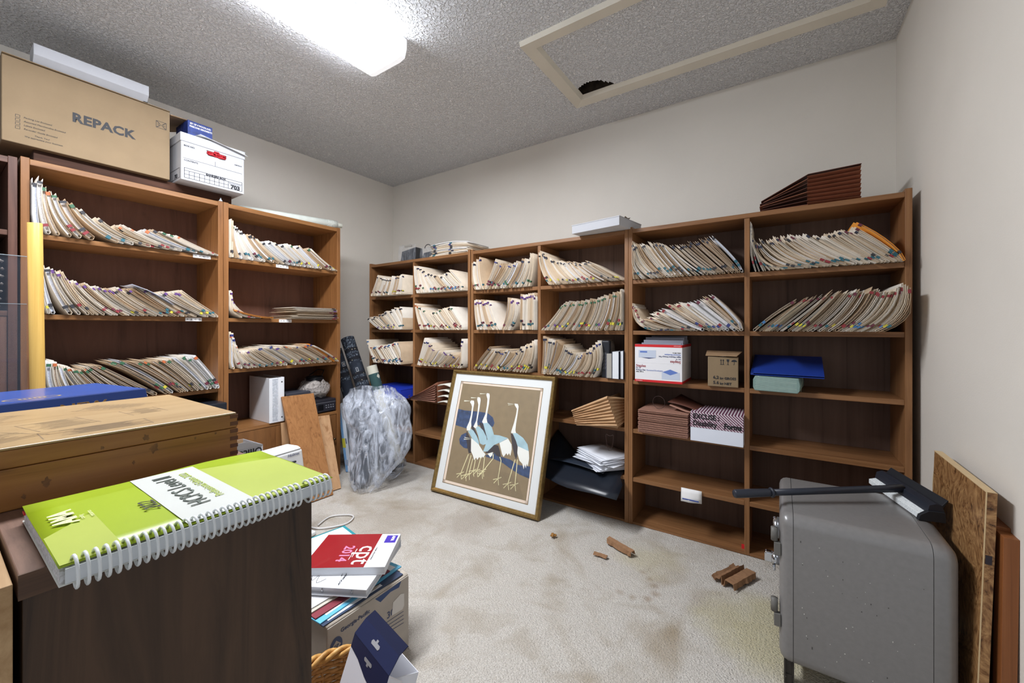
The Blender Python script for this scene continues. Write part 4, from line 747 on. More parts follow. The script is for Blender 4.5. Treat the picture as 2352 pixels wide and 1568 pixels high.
def stroke(a, b, wd):
    d = Vector(b)-Vector(a); n = Vector((-d.y,d.x)).normalized()*wd/2
    art.quad((a[0]+n.x,Y,a[1]+n.y),(b[0]+n.x,Y,b[1]+n.y),(b[0]-n.x,Y,b[1]-n.y),(a[0]-n.x,Y,a[1]-n.y))
for L in ART['legs']:
    for a, b in zip(L, L[1:]): stroke(a, b, 0.0055)
    e = L[-1]
    for dx, dy in ((-0.035,-0.012),(-0.026,-0.032),(0.012,-0.036),(0.022,0.012)): stroke(e, (e[0]+dx,e[1]+dy), 0.0042)
    Y -= 0.00003
art.mi = 7
for k in range(22): art.quad((0.085+0.006*k*0.25,Y,0.225-0.006*k),(0.235+0.0032*k,Y,0.205-0.0055*k),(0.235+0.0032*k,Y,0.2038-0.0055*k),(0.085+0.006*k*0.25,Y,0.2238-0.006*k))
art.build('print', [mat('print_ground', (136,118,88), 0.5, noise=(24,0.08)), mat('print_river', (44,66,104), 0.5, noise=(40,0.4)), mat('print_dark', (52,46,50), 0.5), mat('print_sky', (164,196,206), 0.5, noise=(16,0.12)), mat('print_plume', (234,236,230), 0.5), mat('print_beak', (226,226,206), 0.5), mat('print_leg', (226,218,170), 0.5), mat('print_shade', (150,134,104), 0.5)], t)
gl_ = film('picture_glass', (255,255,255), 0.035, 0.03, bump=0)
MB().quad((fx0+fw,0.0005,fz0+fw),(fx1-fw,0.0005,fz0+fw),(fx1-fw,0.0005,fz1-fw),(fx0+fw,0.0005,fz1-fw)).build('glass', gl_, t)
# ---------------------------------------------------------------- lower shelf of the binder bookcase
t = thing('binder', 'white ring binder standing on the lower shelf of the tall bookcase', 'binder', (-2.738,1.268,0.4795), PI/2)
bw = mat('binder_white', (232,235,240), 0.4); m = MB(); m.box(0,0.004,0,0.28,0,0.292); m.box(0.090,0.094,0,0.28,0,0.292); m.build('cover', bw, t, 0.0015)
MB().box(0.003,0.091,-0.002,0.002,0,0.292).build('spine', bw, t, 0.0015); m = MB(); m.box(0.052,0.0535,-0.0032,-0.002,0,0.292); m.box(0.018,0.050,-0.0028,-0.002,0.01,0.285); m.build('spine_pocket', film('pocket_film', (225,232,242), 0.35, 0.15, 40, 0.3), t)
MB().box(0.006,0.088,0.006,0.27,0.006,0.285).build('pages', papers_m[0], t)
m = MB(); [m.tube([(0.077,-0.0022,z_),(0.077,-0.0030,z_)],0.0045,10) for z_ in (0.03,0.262)]; m.build('rivet', mat('rivet_dark', (30,32,38), 0.4), t)
t = thing('video_recorder', 'black video recorder with a row of small buttons behind the leaning planks', 'video player', (-2.745,1.415,0.4795), PI/2)
vb = mat('recorder_black', (40,40,48), 0.35); MB().box(0,0.322,0,0.28,0.008,0.098).build('body', vb, t, 0.003); m = MB(); [m.tube([(x,y,0),(x,y,0.009)],0.012,10) for x in (0.03,0.29) for y in (0.03,0.25)]; m.build('foot', vb, t)
MB().box(0.185,0.225,-0.001,0.0,0.022,0.062).build('display', mat('display_black', (14,14,18), 0.1), t); m = MB(); [m.box(0.243+0.018*k,0.252+0.018*k,-0.0015,0,0.034,0.04) for k in range(4)]; [m.box(0.243+0.018*k,0.250+0.018*k,-0.001,0,0.050,0.056) for k in range(4)]; m.build('button', mat('button_grey', (150,152,160), 0.4), t)
MB().box(0.0,0.322,-0.0012,0.0,0.074,0.0755).build('trim_line', MATS['button_grey'], t)
t = thing('tape_player', 'dark grey tape player on top of the video recorder beside the binder', 'player', (-2.76,1.385,0.579), PI/2)
MB().box(0,0.17,0,0.22,0,0.075).build('body', mat('player_grey', (62,64,74), 0.4), t, 0.006); MB().box(0.012,0.075,-0.001,0,0.01,0.05).build('cassette_door', mat('player_door', (84,86,98), 0.3), t)
m = MB(); rows = []
for j in range(9):
    z_ = 0.582+0.012+0.118*j/8; rows.append([wob((-2.775-0.085+ (0.085+0.025*math.sin(PI*j/8))*-math.cos(a)*-1, 1.632+(0.105*math.sin(PI*(0.18+0.72*j/8))**0.7)*math.sin(a), z_), 22, 0.022) for a in [2*PI*k/18 for k in range(19)]])
for r in rows: r[-1] = r[0]
o = m.sheet(rows, 0.0012).build('plastic_bag', film('bag_film_warm', (226,218,212), 0.42, 0.18, 34, 1.0)); tag(o, 'small crumpled clear plastic bag piled on the video recorder', 'bag')
m = MB(); [m.tube([(-2.86+0.055*math.cos(a),1.64+0.055*math.sin(a),0.716+0.009*k) for a in [2*PI*q/20 for q in range(20)]],0.0055,7,closed=True) for k in range(3)]; m.tube([(-2.86,1.695,0.735),(-2.89,1.73,0.775),(-2.94,1.71,0.78),(-2.95,1.65,0.74)],0.004,7)
tag(m.build('cable_coil', mat('cable_black', (22,24,30), 0.3)), 'coiled black cable on top of the small plastic bag', 'cable')
o = MB().box(-2.95,-2.655,0.80,1.0,0.622,0.668).build('black_tray', mat('tray_black', (34,38,46), 0.3), None, 0.006); tag(o, 'black tray poking out below the third shelf behind the wooden chest', 'tray')
# ---------------------------------------------------------------- boards leaning on the binder bookcase
def plank(name, lab, f0, f1, t0, t1, th, m, group=None):
    f0,f1,t0,t1 = map(Vector,(f0,f1,t0,t1)); n = (f1-f0).cross(t0-f0).normalized()*th
    if n.x > 0: n = -n
    o = MB().hexa([f0,f1,f1+n,f0+n],[t0,t1,t1+n,t0+n]).build(name, m, None, 0.0012); return tag(o, lab, 'plank', group)
pw = wood('plank_brown', (170,120,74), (126,84,48), 'Z', 34, 0.07, 0.5, 2.0, (152,104,62)); pl_ = wood('plank_pale', (202,162,122), (160,116,78), 'Z', 26, 0.06, 0.6, 0.8, (190,148,108))
plank('plank', 'wide brown wooden plank leaning in front of the black video recorder', (-2.44,1.322,0.004),(-2.433,1.523,0.004),(-2.722,1.337,0.645),(-2.718,1.552,0.640), 0.016, pw)
plank('plank', 'narrow pale plank with nail marks leaning behind the wide brown one', (-2.50,1.46,0.004),(-2.487,1.614,0.004),(-2.722,1.51,0.474),(-2.722,1.672,0.465), 0.014, pl_)
plank('plank', 'short ridged offcut standing behind the wide brown plank', (-2.65,1.325,0.004),(-2.648,1.375,0.004),(-2.722,1.334,0.472),(-2.722,1.374,0.472), 0.012, pl_)
o = MB(); [o.tube([(-2.60-0.25*(z_)/0.47*0.45,1.575+0.06*z_,z_)]*1+[(-2.60-0.25*(z_)/0.47*0.45+0.002,1.575+0.06*z_,z_+0.004)],0.002,5) for z_ in ()]
# ---------------------------------------------------------------- rugs, bag and flat box in the corner
def rug_mat(name, kind):
    m = mat(name, (46,54,66), 0.9); nt = m.node_tree; L = nt.links; b = nt.nodes['Principled BSDF']; tc = nt.nodes.new('ShaderNodeTexCoord'); sp = nt.nodes.new('ShaderNodeSeparateXYZ'); L.new(tc.outputs['Object'], sp.inputs[0])
    def ramp(src, els, interp='CONSTANT'):
        r = nt.nodes.new('ShaderNodeValToRGB'); r.color_ramp.interpolation = interp
        while len(r.color_ramp.elements) < len(els): r.color_ramp.elements.new(0.5)
        for e, (p, c) in zip(r.color_ramp.elements, els): e.position = p; e.color = lin(c)
        L.new(src, r.inputs['Fac']); return r.outputs['Color']
    mr = nt.nodes.new('ShaderNodeMapRange'); mr.inputs[2].default_value = 1.2; L.new(sp.outputs['Z'], mr.inputs[0])
    if kind == 'navy':
        n2 = nt.nodes.new('ShaderNodeTexNoise'); n2.inputs['Scale'].default_value = 75; n2.inputs['Detail'].default_value = 5; L.new(tc.outputs['Object'], n2.inputs['Vector'])
        fine = ramp(n2.outputs['Fac'], [(0,(30,34,44)),(0.46,(50,58,70)),(0.56,(84,94,106)),(0.64,(128,136,144))])
        mp = nt.nodes.new('ShaderNodeMapping'); mp.inputs['Scale'].default_value = (1,1,0.62); L.new(tc.outputs['Object'], mp.inputs['Vector'])
        n = nt.nodes.new('ShaderNodeTexVoronoi'); n.inputs['Scale'].default_value = 24; n.distance = 'CHEBYCHEV'; L.new(mp.outputs['Vector'], n.inputs['Vector'])
        mot = ramp(n.outputs['Distance'], [(0,(196,182,170)),(0.10,(60,66,78)),(0.2,(150,154,158)),(0.26,(44,52,64)),(0.42,(34,40,52))])
        tri = nt.nodes.new('ShaderNodeTexVoronoi'); tri.inputs['Scale'].default_value = 44; tri.distance = 'MANHATTAN'; L.new(tc.outputs['Object'], tri.inputs['Vector'])
        bor = ramp(tri.outputs['Distance'], [(0,(178,170,140)),(0.22,(24,26,34))])
        def lay(a, b, stops):
            f_ = ramp(mr.outputs[0], stops); mx = nt.nodes.new('ShaderNodeMix'); mx.data_type = 'RGBA'; L.new(f_, mx.inputs[0]); L.new(a, mx.inputs[6]); L.new(b, mx.inputs[7]); return mx.outputs[2]
        K, W_ = (0,0,0), (255,255,255)
        c1 = lay(fine, mot, [(0,W_),(0.30,K),(0.46,W_),(0.555,K),(0.65,W_),(0.725,K)])
        c2 = lay(c1, bor, [(0,K),(0.585,W_),(0.612,K),(0.632,W_),(0.65,K),(0.735,W_),(0.76,K),(0.80,W_),(0.825,K)])
        L.new(c2, b.inputs['Base Color'])
    else:
        n = nt.nodes.new('ShaderNodeTexVoronoi'); n.inputs['Scale'].default_value = 20; n.distance = 'MANHATTAN'; L.new(tc.outputs['Object'], n.inputs['Vector'])
        pat = ramp(n.outputs['Distance'], [(0,(216,214,196)),(0.42,(54,84,84))]); base = ramp(mr.outputs[0], [(0,(0,0,0)),(0.49,(255,255,255)),(0.61,(0,0,0))])
        mx = nt.nodes.new('ShaderNodeMix'); mx.data_type = 'RGBA'; L.new(base, mx.inputs[0]); mx.inputs[6].default_value = lin((214,212,196)); L.new(pat, mx.inputs[7]); L.new(mx.outputs[2], b.inputs['Base Color'])
    return m
def roll(lab, base, top, r, m, seg=20):
    base, top = Vector(base), Vector(top); d = top-base; L = d.length; q = d.to_track_quat('Z','X')
    t = thing('rolled_rug', lab, 'rug', base, tuple(q.to_euler())); b = MB(); b.tube([(0,0,L*k/6) for k in range(7)], r, seg, cap=False); rows = []
    b.build('pile_side', m, t)
    s = MB(); ns = 50
    for z_ in (0.001, L-0.001):
        sp = [((r*(0.12+0.86*k/ns))*math.cos(k*0.5),(r*(0.12+0.86*k/ns))*math.sin(k*0.5),z_) for k in range(ns+1)]
        s.tube([(x,y,z_) for x,y,_ in sp], r*0.05, 5)
        s.poly([(r*0.98*math.cos(2*PI*k/20),r*0.98*math.sin(2*PI*k/20),z_+(0.003 if z_<0.1 else -0.003)) for k in range(20)])
    s.build('spiral_end', mat('rug_backing', (70,74,80), 0.95), t); return t
rn, rg = rug_mat('rug_navy','navy'), rug_mat('rug_green','green')
roll('dark navy patterned rug rolled up, the tallest of the rolls', (-2.470,2.005,0.03), (-2.945,1.967,1.010), 0.052, rn)
roll('second dark rolled rug, half hidden behind the tall bookcase side', (-2.77,2.045,0.03), (-2.94,1.857,0.925), 0.047, rn)
roll('short dark rolled rug standing inside the large clear plastic bag', (-2.385,1.695,0.026), (-2.600,1.915,0.56), 0.048, rn)
roll('ivory rolled rug with a green border behind the navy rug', (-2.50,2.125,0.028), (-2.74,2.045,0.79), 0.042, rg)
RG = [(-2.442,1.812,0.665,0.150),(-2.439,1.81,0.645,0.158),(-2.412,1.804,0.595,0.205),(-2.37,1.796,0.53,0.226),(-2.345,1.793,0.46,0.228),(-2.304,1.792,0.38,0.215),(-2.284,1.769,0.268,0.194),(-2.294,1.738,0.171,0.162),(-2.307,1.705,0.089,0.124),(-2.315,1.688,0.038,0.092),(-2.318,1.676,0.006,0.060)]
rv, fvv = Vector((.831,.557,0)), Vector((-.557,.831,0)); rows = []
fine_ = []
for a, b in zip(RG, RG[1:]):
    for k in range(4): fine_.append([a[i]+(b[i]-a[i])*k/4 for i in range(4)])
fine_.append(list(RG[-1]))
for (x,y,z_,hw) in fine_:
    r = []
    for k in range(56):
        a = 2*PI*k/56; p = Vector((x,y,z_))+fvv*0.03+rv*hw*math.cos(a)+fvv*min(0.105,hw*0.7+0.02)*math.sin(a)
        q = (p.x*5+p.z*3, p.y*5, p.z*7); dn = mnoise.noise(Vector(q))*0.020+0.011*math.sin(7*a+9*z_+3*mnoise.noise(Vector(q)))+0.006*math.sin(15*a-17*z_+5*mnoise.noise(Vector(q)))
        d = (rv*math.cos(a)+fvv*math.sin(a)); p += d*dn; r.append((p.x,p.y,max(0.003,p.z+0.02*mnoise.noise(Vector((p.x*9,p.y*9,3)))*(z_>0.55))))
    r.append(r[0]); rows.append(r)
bagm = film('bag_film', (214,222,236), 0.30, 0.08, 7, 0.55, (2.6,2.6,0.55))
for n_ in bagm.node_tree.nodes:
    if n_.type == 'MAP_RANGE': n_.inputs[1].default_value = 0.42; n_.inputs[2].default_value = 0.68; n_.inputs[3].default_value = 0.07; n_.inputs[4].default_value = 0.50
    if n_.type == 'TEX_NOISE': n_.inputs['Detail'].default_value = 3; n_.inputs['Distortion'].default_value = 2.2
t = thing('plastic_bag', 'large crumpled clear plastic bag pulled over the foot of the rolled rugs', 'bag')
MB().sheet(rows, 0.0012).build('film', bagm, t)
rows = [[wob((-2.27-0.17*i/8+0.03*math.sin(a),1.90+0.12*i/8+(0.10-0.02*abs(i-3)/3)*math.cos(a),0.012+max(0,(0.085-0.004*i))*(1+math.sin(a))),14,0.012) for a in [2*PI*k/16 for k in range(17)]] for i in range(9)]
for r in rows: r[-1] = r[0]
MB().sheet([[ (p[0],p[1],max(0.003,p[2])) for p in r] for r in rows], 0.001).build('gathered_end', bagm, t)
t = thing('flat_carton', 'tall flat white and blue carton leaning beside the tall bookcase', 'box')
A_, B_, d_, u_ = Vector((-2.742,1.818,0.003)), Vector((-2.698,1.838,0.003)), Vector((-0.06,0.076,0)), Vector((-0.085,-0.012,0.50))
MB().hexa([A_,B_,B_+d_,A_+d_],[A_+u_,B_+u_,B_+d_+u_,A_+d_+u_]).build('body', mat('carton_blue_white', (206,216,228), 0.5), t)
fn = (B_-A_).cross(u_).normalized()*-0.001
if fn.y > 0: fn = -fn
def onface(s0, s1, v0, v1, nm, m_, k=1): P_ = lambda s_, v_: A_+(B_-A_)*s_+u_*v_+fn*k; MB().add([P_(s0,v0),P_(s1,v0),P_(s1,v1),P_(s0,v1)],[(0,1,2,3)]).build(nm, m_, t)
onface(0,0.42,0,1,'blue_side',mat('carton_sky', (120,166,212), 0.5, noise=(20,0.15))); onface(0.02,0.55,0.36,0.5,'yellow_label',mat('label_yellow', (192,186,62), 0.6),2); onface(0.62,0.76,0.42,0.5,'blue_print',dkb); onface(0.1,0.6,0.1,0.18,'printed_panel',mat('print_grey', (150,166,190), 0.6),2)
o = MB().hexa([(-2.555,1.728,0.003),(-2.548,1.742,0.003),(-2.80,1.905,0.003),(-2.807,1.893,0.003)],[(-2.575,1.768,0.34),(-2.568,1.782,0.34),(-2.82,1.945,0.34),(-2.827,1.933,0.34)]).build('black_board', mat('board_black', (30,32,36), 0.5)); tag(o, 'thin black board standing on edge against the bagged rugs', 'board')
# ---------------------------------------------------------------- heater, office box, cable on the floor behind the cabinet
t = thing('heater', 'white louvred room heater standing behind the laminate cabinet', 'heater', (-2.06,1.15,0.0), (0,0,PI/2+0.12))
hw_ = mat('heater_white', (228,230,232), 0.45); P4 = lambda z_, w_: [(-0.30,-0.0,z_),(w_,0.0,z_),(w_-0.01,0.11,z_),(-0.30,0.11,z_)]
m = MB(); m.hexa(P4(0.02,0.02),P4(0.474,-0.035)); m.build('body', hw_, t, 0.012, seg=3); m = MB(); m.hexa([(-0.30,-0.002,0.474),(-0.037,-0.002,0.474),(-0.045,0.105,0.474),(-0.30,0.105,0.474)],[(-0.30,0.012,0.492),(-0.052,0.012,0.492),(-0.058,0.09,0.492),(-0.30,0.09,0.492)]); m.build('top_cap', hw_, t, 0.008)
m = MB(); [m.tube([(-0.235,-0.0035,z_),(-0.05-(z_-0.2)*0.12+0.02*0,-0.0035,z_)],0.0055,6) for z_ in [0.418-0.022*k for k in range(17)]]; m.build('louvre', mat('louvre_dark', (40,44,56), 0.5), t)
lettering('Holmes', 0.020, dkb, t, (-0.118,-0.0012,0.449), shear=0.2); m = MB(); m.box(-0.28,0.03,-0.02,0.13,0.0,0.02); m.build('foot', hw_, t, 0.006)
m = MB(); pts = [(-2.12,1.235,0.008),(-2.16,1.33,0.006),(-2.10,1.40,0.006),(-2.045,1.405,0.006),(-2.01,1.33,0.006),(-2.07,1.23,0.006),(-2.14,1.20,0.006)]
def smooth(p, n=6):
    out = []
    for i in range(len(p)-1):
        a,b,c,d = [Vector(p[min(max(k,0),len(p)-1)]) for k in (i-1,i,i+1,i+2)]
        for k in range(n): s_ = k/n; out.append(0.5*((2*b)+(c-a)*s_+(2*a-5*b+4*c-d)*s_*s_+(3*b-a-3*c+d)*s_**3))
    return out+[Vector(p[-1])]
o = m.tube(smooth(pts), 0.004, 7).build('power_cord', mat('cord_white', (222,222,222), 0.5)); tag(o, 'white power cord looped on the carpet by the heater', 'cord')
t = thing('paper_carton', 'open white office paper carton behind the wooden chest', 'box', (-2.46,0.86,0.003), PI/2+0.05); H = 0.425
m = MB(); m.open_box(0.25,0.22,H,0.004); m.build('body', white_card, t)
MB().hexa([(0,-0.002,H),(0.25,-0.002,H),(0.25,0.0,H),(0,0.0,H)],[(0.02,-0.06,H+0.05),(0.13,-0.06,H+0.05),(0.13,-0.058,H+0.05),(0.02,-0.058,H+0.05)]).build('flap', white_card, t); MB().box(0.004,0.0055,0.004,0.216,0.2,H).build('inner_lining', card_in, t); MB().box(0.004,0.246,0.2145,0.216,0.2,H).build('inner_lining', card_in, t)
lettering('Office', 0.050, ink, t, (0.246,-0.001,H-0.012), rot=(PI/2,PI,0), bold=0.0012); lettering('1', 0.05, ink, t, (0.09,-0.001,H-0.012), rot=(PI/2,PI,0), bold=0.001)
# ---------------------------------------------------------------- laminate cabinet and what lies on it
t = thing('cabinet', 'dark wood laminate cabinet with the lime green manual on top', 'cabinet', (-0.62,0.055,0.0))
lam = wood('laminate', (78,57,41), (36,26,18), 'Z', 20, 0.09, 0.5, 1.4, (60,43,30)); lamt = wood('laminate_top', (124,94,78), (92,66,52), 'X', 30, 0.2, 0.5, 1.2); lamf = wood('laminate_edge', (104,76,55), (66,46,34), 'Y', 26, 0.06, 0.5, 1.0)
MB().box(-0.95,0,0.0,0.297,0.832,0.857).build('top_panel', lamt, t, 0.001); MB().box(-0.001,0.0015,0.0,0.297,0.832,0.857).build('edge_band', lamf, t)
MB().box(-0.948,-0.002,0.003,0.297,0.0,0.832).build('body', lam, t, 0.001)
MB().box(-0.95,0.0,-0.016,-0.003,0.0,0.850).build('side_panel', wood('raw_edge', (190,158,118), (150,116,78), 'X', 30, 0.1, 0.7), t, 0.001)
# wooden chest with finger joints
t = thing('wooden_chest', 'varnished wooden chest with finger joints and a sketched lid on the cabinet', 'chest', (-1.205,-0.20,0.8575))
hon = wood('chest_side', (152,104,54), (108,68,32), 'Y', 24, 0.06, 0.35, 1.2, (134,88,42)); hont = wood('chest_top', (168,142,104), (142,114,77), 'Y', 20, 0.07, 0.35, 0.8, (158,131,93)); endg = mat('end_grain', (92,54,32), 0.5, noise=(90,0.2))
D, W = 0.36, 0.535; MB().box(0,D,0,W,0,0.0555).build('body', hon, t, 0.0015); o = MB().box(0,D,0,W,0.0562,0.080).build('lid', hon, t, 0.0015); MB().box(0.001,D-0.001,0.001,W-0.001,0.080,0.0838).build('lid_top', hont, t, 0.002)
m = MB(); [m.box(D-0.001,D+0.0006,W-0.012,W+0.0006,z_,z_+0.0068) for z_ in (0.006,0.0196,0.0332,0.0468,0.0605,0.0735)]; m.build('finger_joint', endg, t)
rk = random.Random(5)
for (y,z_,s) in ((0.30,0.028,0.006),(0.415,0.046,0.007),(0.405,0.066,0.005),(0.355,0.062,0.0025),(0.47,0.05,0.002),(0.50,0.052,0.002),(0.28,0.015,0.003),(0.39,0.03,0.0025)): MB().prism([(y+s*(0.7+0.25*math.sin(k*2.3+y*40))*math.cos(2*PI*k/14),z_+s*(1.0+0.4*math.sin(k*1.7+z_*90))*math.sin(2*PI*k/14)) for k in range(14)],'x',D,D+0.0003).build('knot', mat('wood_knot', (112,74,38), 0.5, noise=(90,0.35)), t)
m = MB(); Z = 0.08395
def st2(a, b, wd):
    d = Vector(b)-Vector(a); n = Vector((-d.y,d.x)).normalized()*wd/2
    m.quad((a[0]+n.x,a[1]+n.y,Z),(b[0]+n.x,b[1]+n.y,Z),(b[0]-n.x,b[1]-n.y,Z),(a[0]-n.x,a[1]-n.y,Z))
for (cx,cy,w_,h_,an,n_) in ((0.28,0.24,0.10,0.10,0.5,24),(0.22,0.33,0.08,0.07,0.2,20),(0.10,0.42,0.09,0.06,0.9,26),(0.2,0.44,0.06,0.05,0.1,16),(0.31,0.36,0.05,0.12,0.0,18),(0.08,0.26,0.07,0.06,1.1,14)):
    m = MB()
    for k in range(n_):
        f_ = k/n_-0.5; p = Vector((cx+math.cos(an)*w_*f_, cy+math.sin(an)*w_*f_)); q = Vector((-math.sin(an),math.cos(an)))*h_*rk.uniform(0.25,0.55); st2(p-q*rk.uniform(0.3,1),p+q,0.0007+0.0008*rk.random())
    for e in (-1,1): q = Vector((-math.sin(an),math.cos(an)))*h_*0.5*e; v_ = Vector((math.cos(an),math.sin(an)))*w_*0.55; st2(Vector((cx,cy))+q-v_,Vector((cx,cy))+q+v_,0.0013)
    m.build('sketch', mat('sketch_ink', (122,102,78), 0.45, noise=(60,0.3)), t)
# dictionary
t = thing('dictionary', 'large blue hardback dictionary lying behind the wooden chest', 'book', (-1.289,0.312,0.8575), PI/2+0.18)
blue = mat('dictionary_blue', (38,76,152), 0.28, noise=(20,0.06), coat=0.3); gold = mat('gold_lettering', (186,160,104), 0.4, 0.3); m = MB(); m.box(-0.32,0,0,0.24,0,0.004); m.box(-0.32,0,0,0.24,0.089,0.0935); m.build('cover', blue, t, 0.0015)
MB().prism([(0.0,0.0),(-0.008,0.02),(-0.008,0.074),(0.0,0.0935),(0.006,0.0935),(0.006,0.0)],'x',-0.32,0).build('spine', mat('dictionary_spine', (26,52,112), 0.28, coat=0.3), t, 0.0015); MB().box(-0.315,-0.004,0.006,0.236,0.004,0.089).build('pages', pgw, t)
lettering('NEW', 0.020, gold, t, (-0.150,-0.0090,0.066), bold=0.0004, sx=1.6); lettering('DICTIONARY', 0.034, gold, t, (-0.302,-0.0090,0.028), bold=0.001, sx=1.25); lettering('EDITION', 0.008, gold, t, (-0.0135,-0.0085,0.03), rot=(PI/2,-PI/2,0))
m = MB(); m.add([(-0.17+0.042*math.cos(2*PI*k/28)*s,0.05+0.02*math.sin(2*PI*k/28)*s,0.0938) for s in (1,0.9) for k in range(28)],[(k,(k+1)%28,28+(k+1)%28,28+k) for k in range(28)]); [m.box(-0.19+0.007*k,-0.186+0.007*k,0.044,0.056,0.0936,0.0938) for k in range(6)]; m.build('emblem', gold, t)
# spiral bound manual
t = thing('spiral_manual', 'lime green spiral bound manual lying over the edge of the cabinet', 'book', (-0.552,0.073,0.8578), PI/2)
# local x: along the spine (+Y), local y: away from the spine (-X)
lime = mat('lime_cover', (150,172,28), 0.35, noise=(7,0.06)); lime2 = mat('lime_light', (168,182,78), 0.35, noise=(9,0.05)); W, D = 0.273, 0.228
pr = [(0.004,0.003),(0.010,0.0172),(D-0.004,0.0172),(D,0.0125),(D-0.002,0.003)]; m = MB(); m.prism(pr,'x',0.001,W-0.001); m.build('pages', papers_m[0], t)
rows = [[(W*i/10, 0.003+(D)*j/6-0.004*math.sin(i*0.7)*(j==6), 0.0186+0.0006*math.sin(i*1.1+j)+0.001*(j==6)) for i in range(11)] for j in range(7)]
MB().sheet(rows, 0.0007).build('cover', lime, t); MB().sheet([[(W*i/6,0.002+D*j/4,0.0016) for i in range(7)] for j in range(5)], 0.0008).build('back_cover', mat('back_cover', (226,226,220), 0.5), t)
m = MB(); m.mi = 0; zz = 0.0199
m.quad((0.098,0.006,zz),(0.172,0.006,zz),(0.172,D-0.001,zz+0.0005),(0.098,D-0.001,zz+0.0005)); m.build('title_band', mat('title_band', (200,203,198), 0.35, noise=(9,0.02)), t)
m = MB(); m.quad((0.001,0.006,zz-0.0002),(0.045,0.006,zz-0.0002),(0.045,D*0.6,zz-0.0001),(0.001,D*0.4,zz-0.0001)); m.build('pale_band', lime2, t); m = MB(); m.quad((0.172,0.006,zz-0.0002),(W-0.002,0.006,zz-0.0002),(W-0.002,D*0.72,zz-0.0001),(0.172,D*0.9,zz-0.0001)); m.build('pale_band', lime2, t)
# text runs from the spine outward, its top towards local -x
TR = (0,0,PI/2)
lettering('HCPCS Level II', 0.030, mat('title_ink', (70,82,74), 0.5), t, (0.137,0.052,zz+0.0012), rot=TR, sx=0.82); lettering('Professional Edition 2022', 0.0135, mat('subtitle_green', (166,184,66), 0.5), t, (0.155,0.062,zz+0.0012), rot=TR)
lettering('2022', 0.021, mk, t, (0.0955,0.083,zz+0.0012), rot=TR, shear=0.3, sx=0.85); lettering('AMA', 0.026, mat('logo_pale', (232,238,170), 0.5), t, (0.030,0.115,zz+0.0012), rot=TR, bold=0.0012, sx=0.9)
for k,s in enumerate(('coding','resources')): lettering(s, 0.006, MATS['logo_pale'], t, (0.036+0.008*k,0.118,zz+0.0012), rot=TR)
ringm = mat('ring_white', (226,230,232), 0.25)
for k in range(36):
    x = 0.010+0.00722*k; a0 = 2.0; pts = [(x+0.0016*(q/13),0.004+0.0128*math.cos(a),0.0105+0.0152*math.sin(a)) for q,a in enumerate([0.60+ (4.95)*q/13 for q in range(14)])]
    if k in (30,): continue
    MB().tube(pts, 0.00145, 7).build('ring', ringm, t)
MB().box(0.004,W-0.004,0.0005,0.003,0.003,0.017).build('spine_edge', mat('page_edge', (206,210,214), 0.7), t)
MB().box(-0.0004,0.004,D-0.014,D-0.002,0.0125,0.0150).build('red_marker', red, t)
# pole, glass, basket, edge board
o = MB().tube([(-2.06,0.2305,0.002),(-2.06,0.2265,0.70),(-2.06,0.2185,1.4465),(-2.06,0.2184,1.4475)], [0.0175,0.0175,0.0175,0.0165], 20).build('wooden_pole', wood('pole_wood', (198,162,90), (176,138,66), 'Z', 40, 0.03, 0.3, 0.4)); tag(o, 'varnished yellow wooden pole standing upright before the tall bookcases', 'pole')
gp = film('sheet_glass', (84,94,108), 0.13, 0.05, bump=0); ge_ = mat('glass_edge', (150,164,172), 0.2)
for k, (x, y1, z1, lab) in enumerate(((-2.15,0.214,1.344,'taller clear glass sheet leaning by the wooden pole'),(-2.19,0.214,1.182,'shorter clear glass sheet behind the taller one'))):
    t = thing('glass_sheet', lab, 'glass', (0,0,0)); MB().box(x-0.004,x,-0.35,y1,0.002,z1).build('pane', gp, t); m = MB(); m.box(x-0.0045,x+0.0005,-0.35,y1,z1-0.001,z1+0.001); m.build('polished_edge', ge_, t)
t = thing('woven_basket', 'dark woven basket on a shelf of the dark reddish bookcase', 'basket', (-2.85,0.076,1.1735)); t.scale = (0.9,0.9,1); wk = mat('weave_dark', (66,54,52), 0.6); wl = mat('weave_light', (206,196,190), 0.5)
m = MB(); [m.tube([(0.125*(1+0.1*math.sin(z_*9))*math.cos(2*PI*k/28),0.125*(1+0.1*math.sin(z_*9))*math.sin(2*PI*k/28),z_) for k in range(28)],0.009,6,closed=True) for z_ in [0.012+0.0165*q for q in range(14)]]; m.build('coil_weave', wk, t)
m = MB(); [m.add([Vector((0.136*(1+0.1*math.sin(z_*9))*math.cos(a),0.136*(1+0.1*math.sin(z_*9))*math.sin(a),z_))+Vector(v) for v in ((0.005,0.005,0),(-0.005,0.005,0),(-0.005,-0.005,0),(0.005,-0.005,0),(0,0,0.006),(0,0,-0.006))],[(0,1,4),(1,2,4),(2,3,4),(3,0,4),(1,0,5),(2,1,5),(3,2,5),(0,3,5)]) for z_ in [0.02+0.033*q for q in range(7)] for a in [2*PI*(k+0.5*(int(z_*30)%2))/26 for k in range(26)]]; m.build('pale_weave', wl, t)
m = MB(); [m.tube([(0.11*math.cos(a+s),0.11*math.sin(a+s),0.235+0.008*math.sin(a*7+s*PI*7)) for a in [2*PI*k/40 for k in range(40)]],0.008,6,closed=True) for s in (0,0.45)]; m.build('rim', wk, t)
o = MB().hexa([(-2.26,0.128,0.003),(-2.23,0.128,0.003),(-2.23,-0.2,0.003),(-2.26,-0.2,0.003)],[(-2.26,0.118,0.96),(-2.23,0.118,0.96),(-2.23,-0.2,0.96),(-2.26,-0.2,0.96)]).build('pale_board', mat('board_pale', (186,190,170), 0.6)); tag(o, 'pale grey green board standing behind the glass sheets at floor level', 'board')
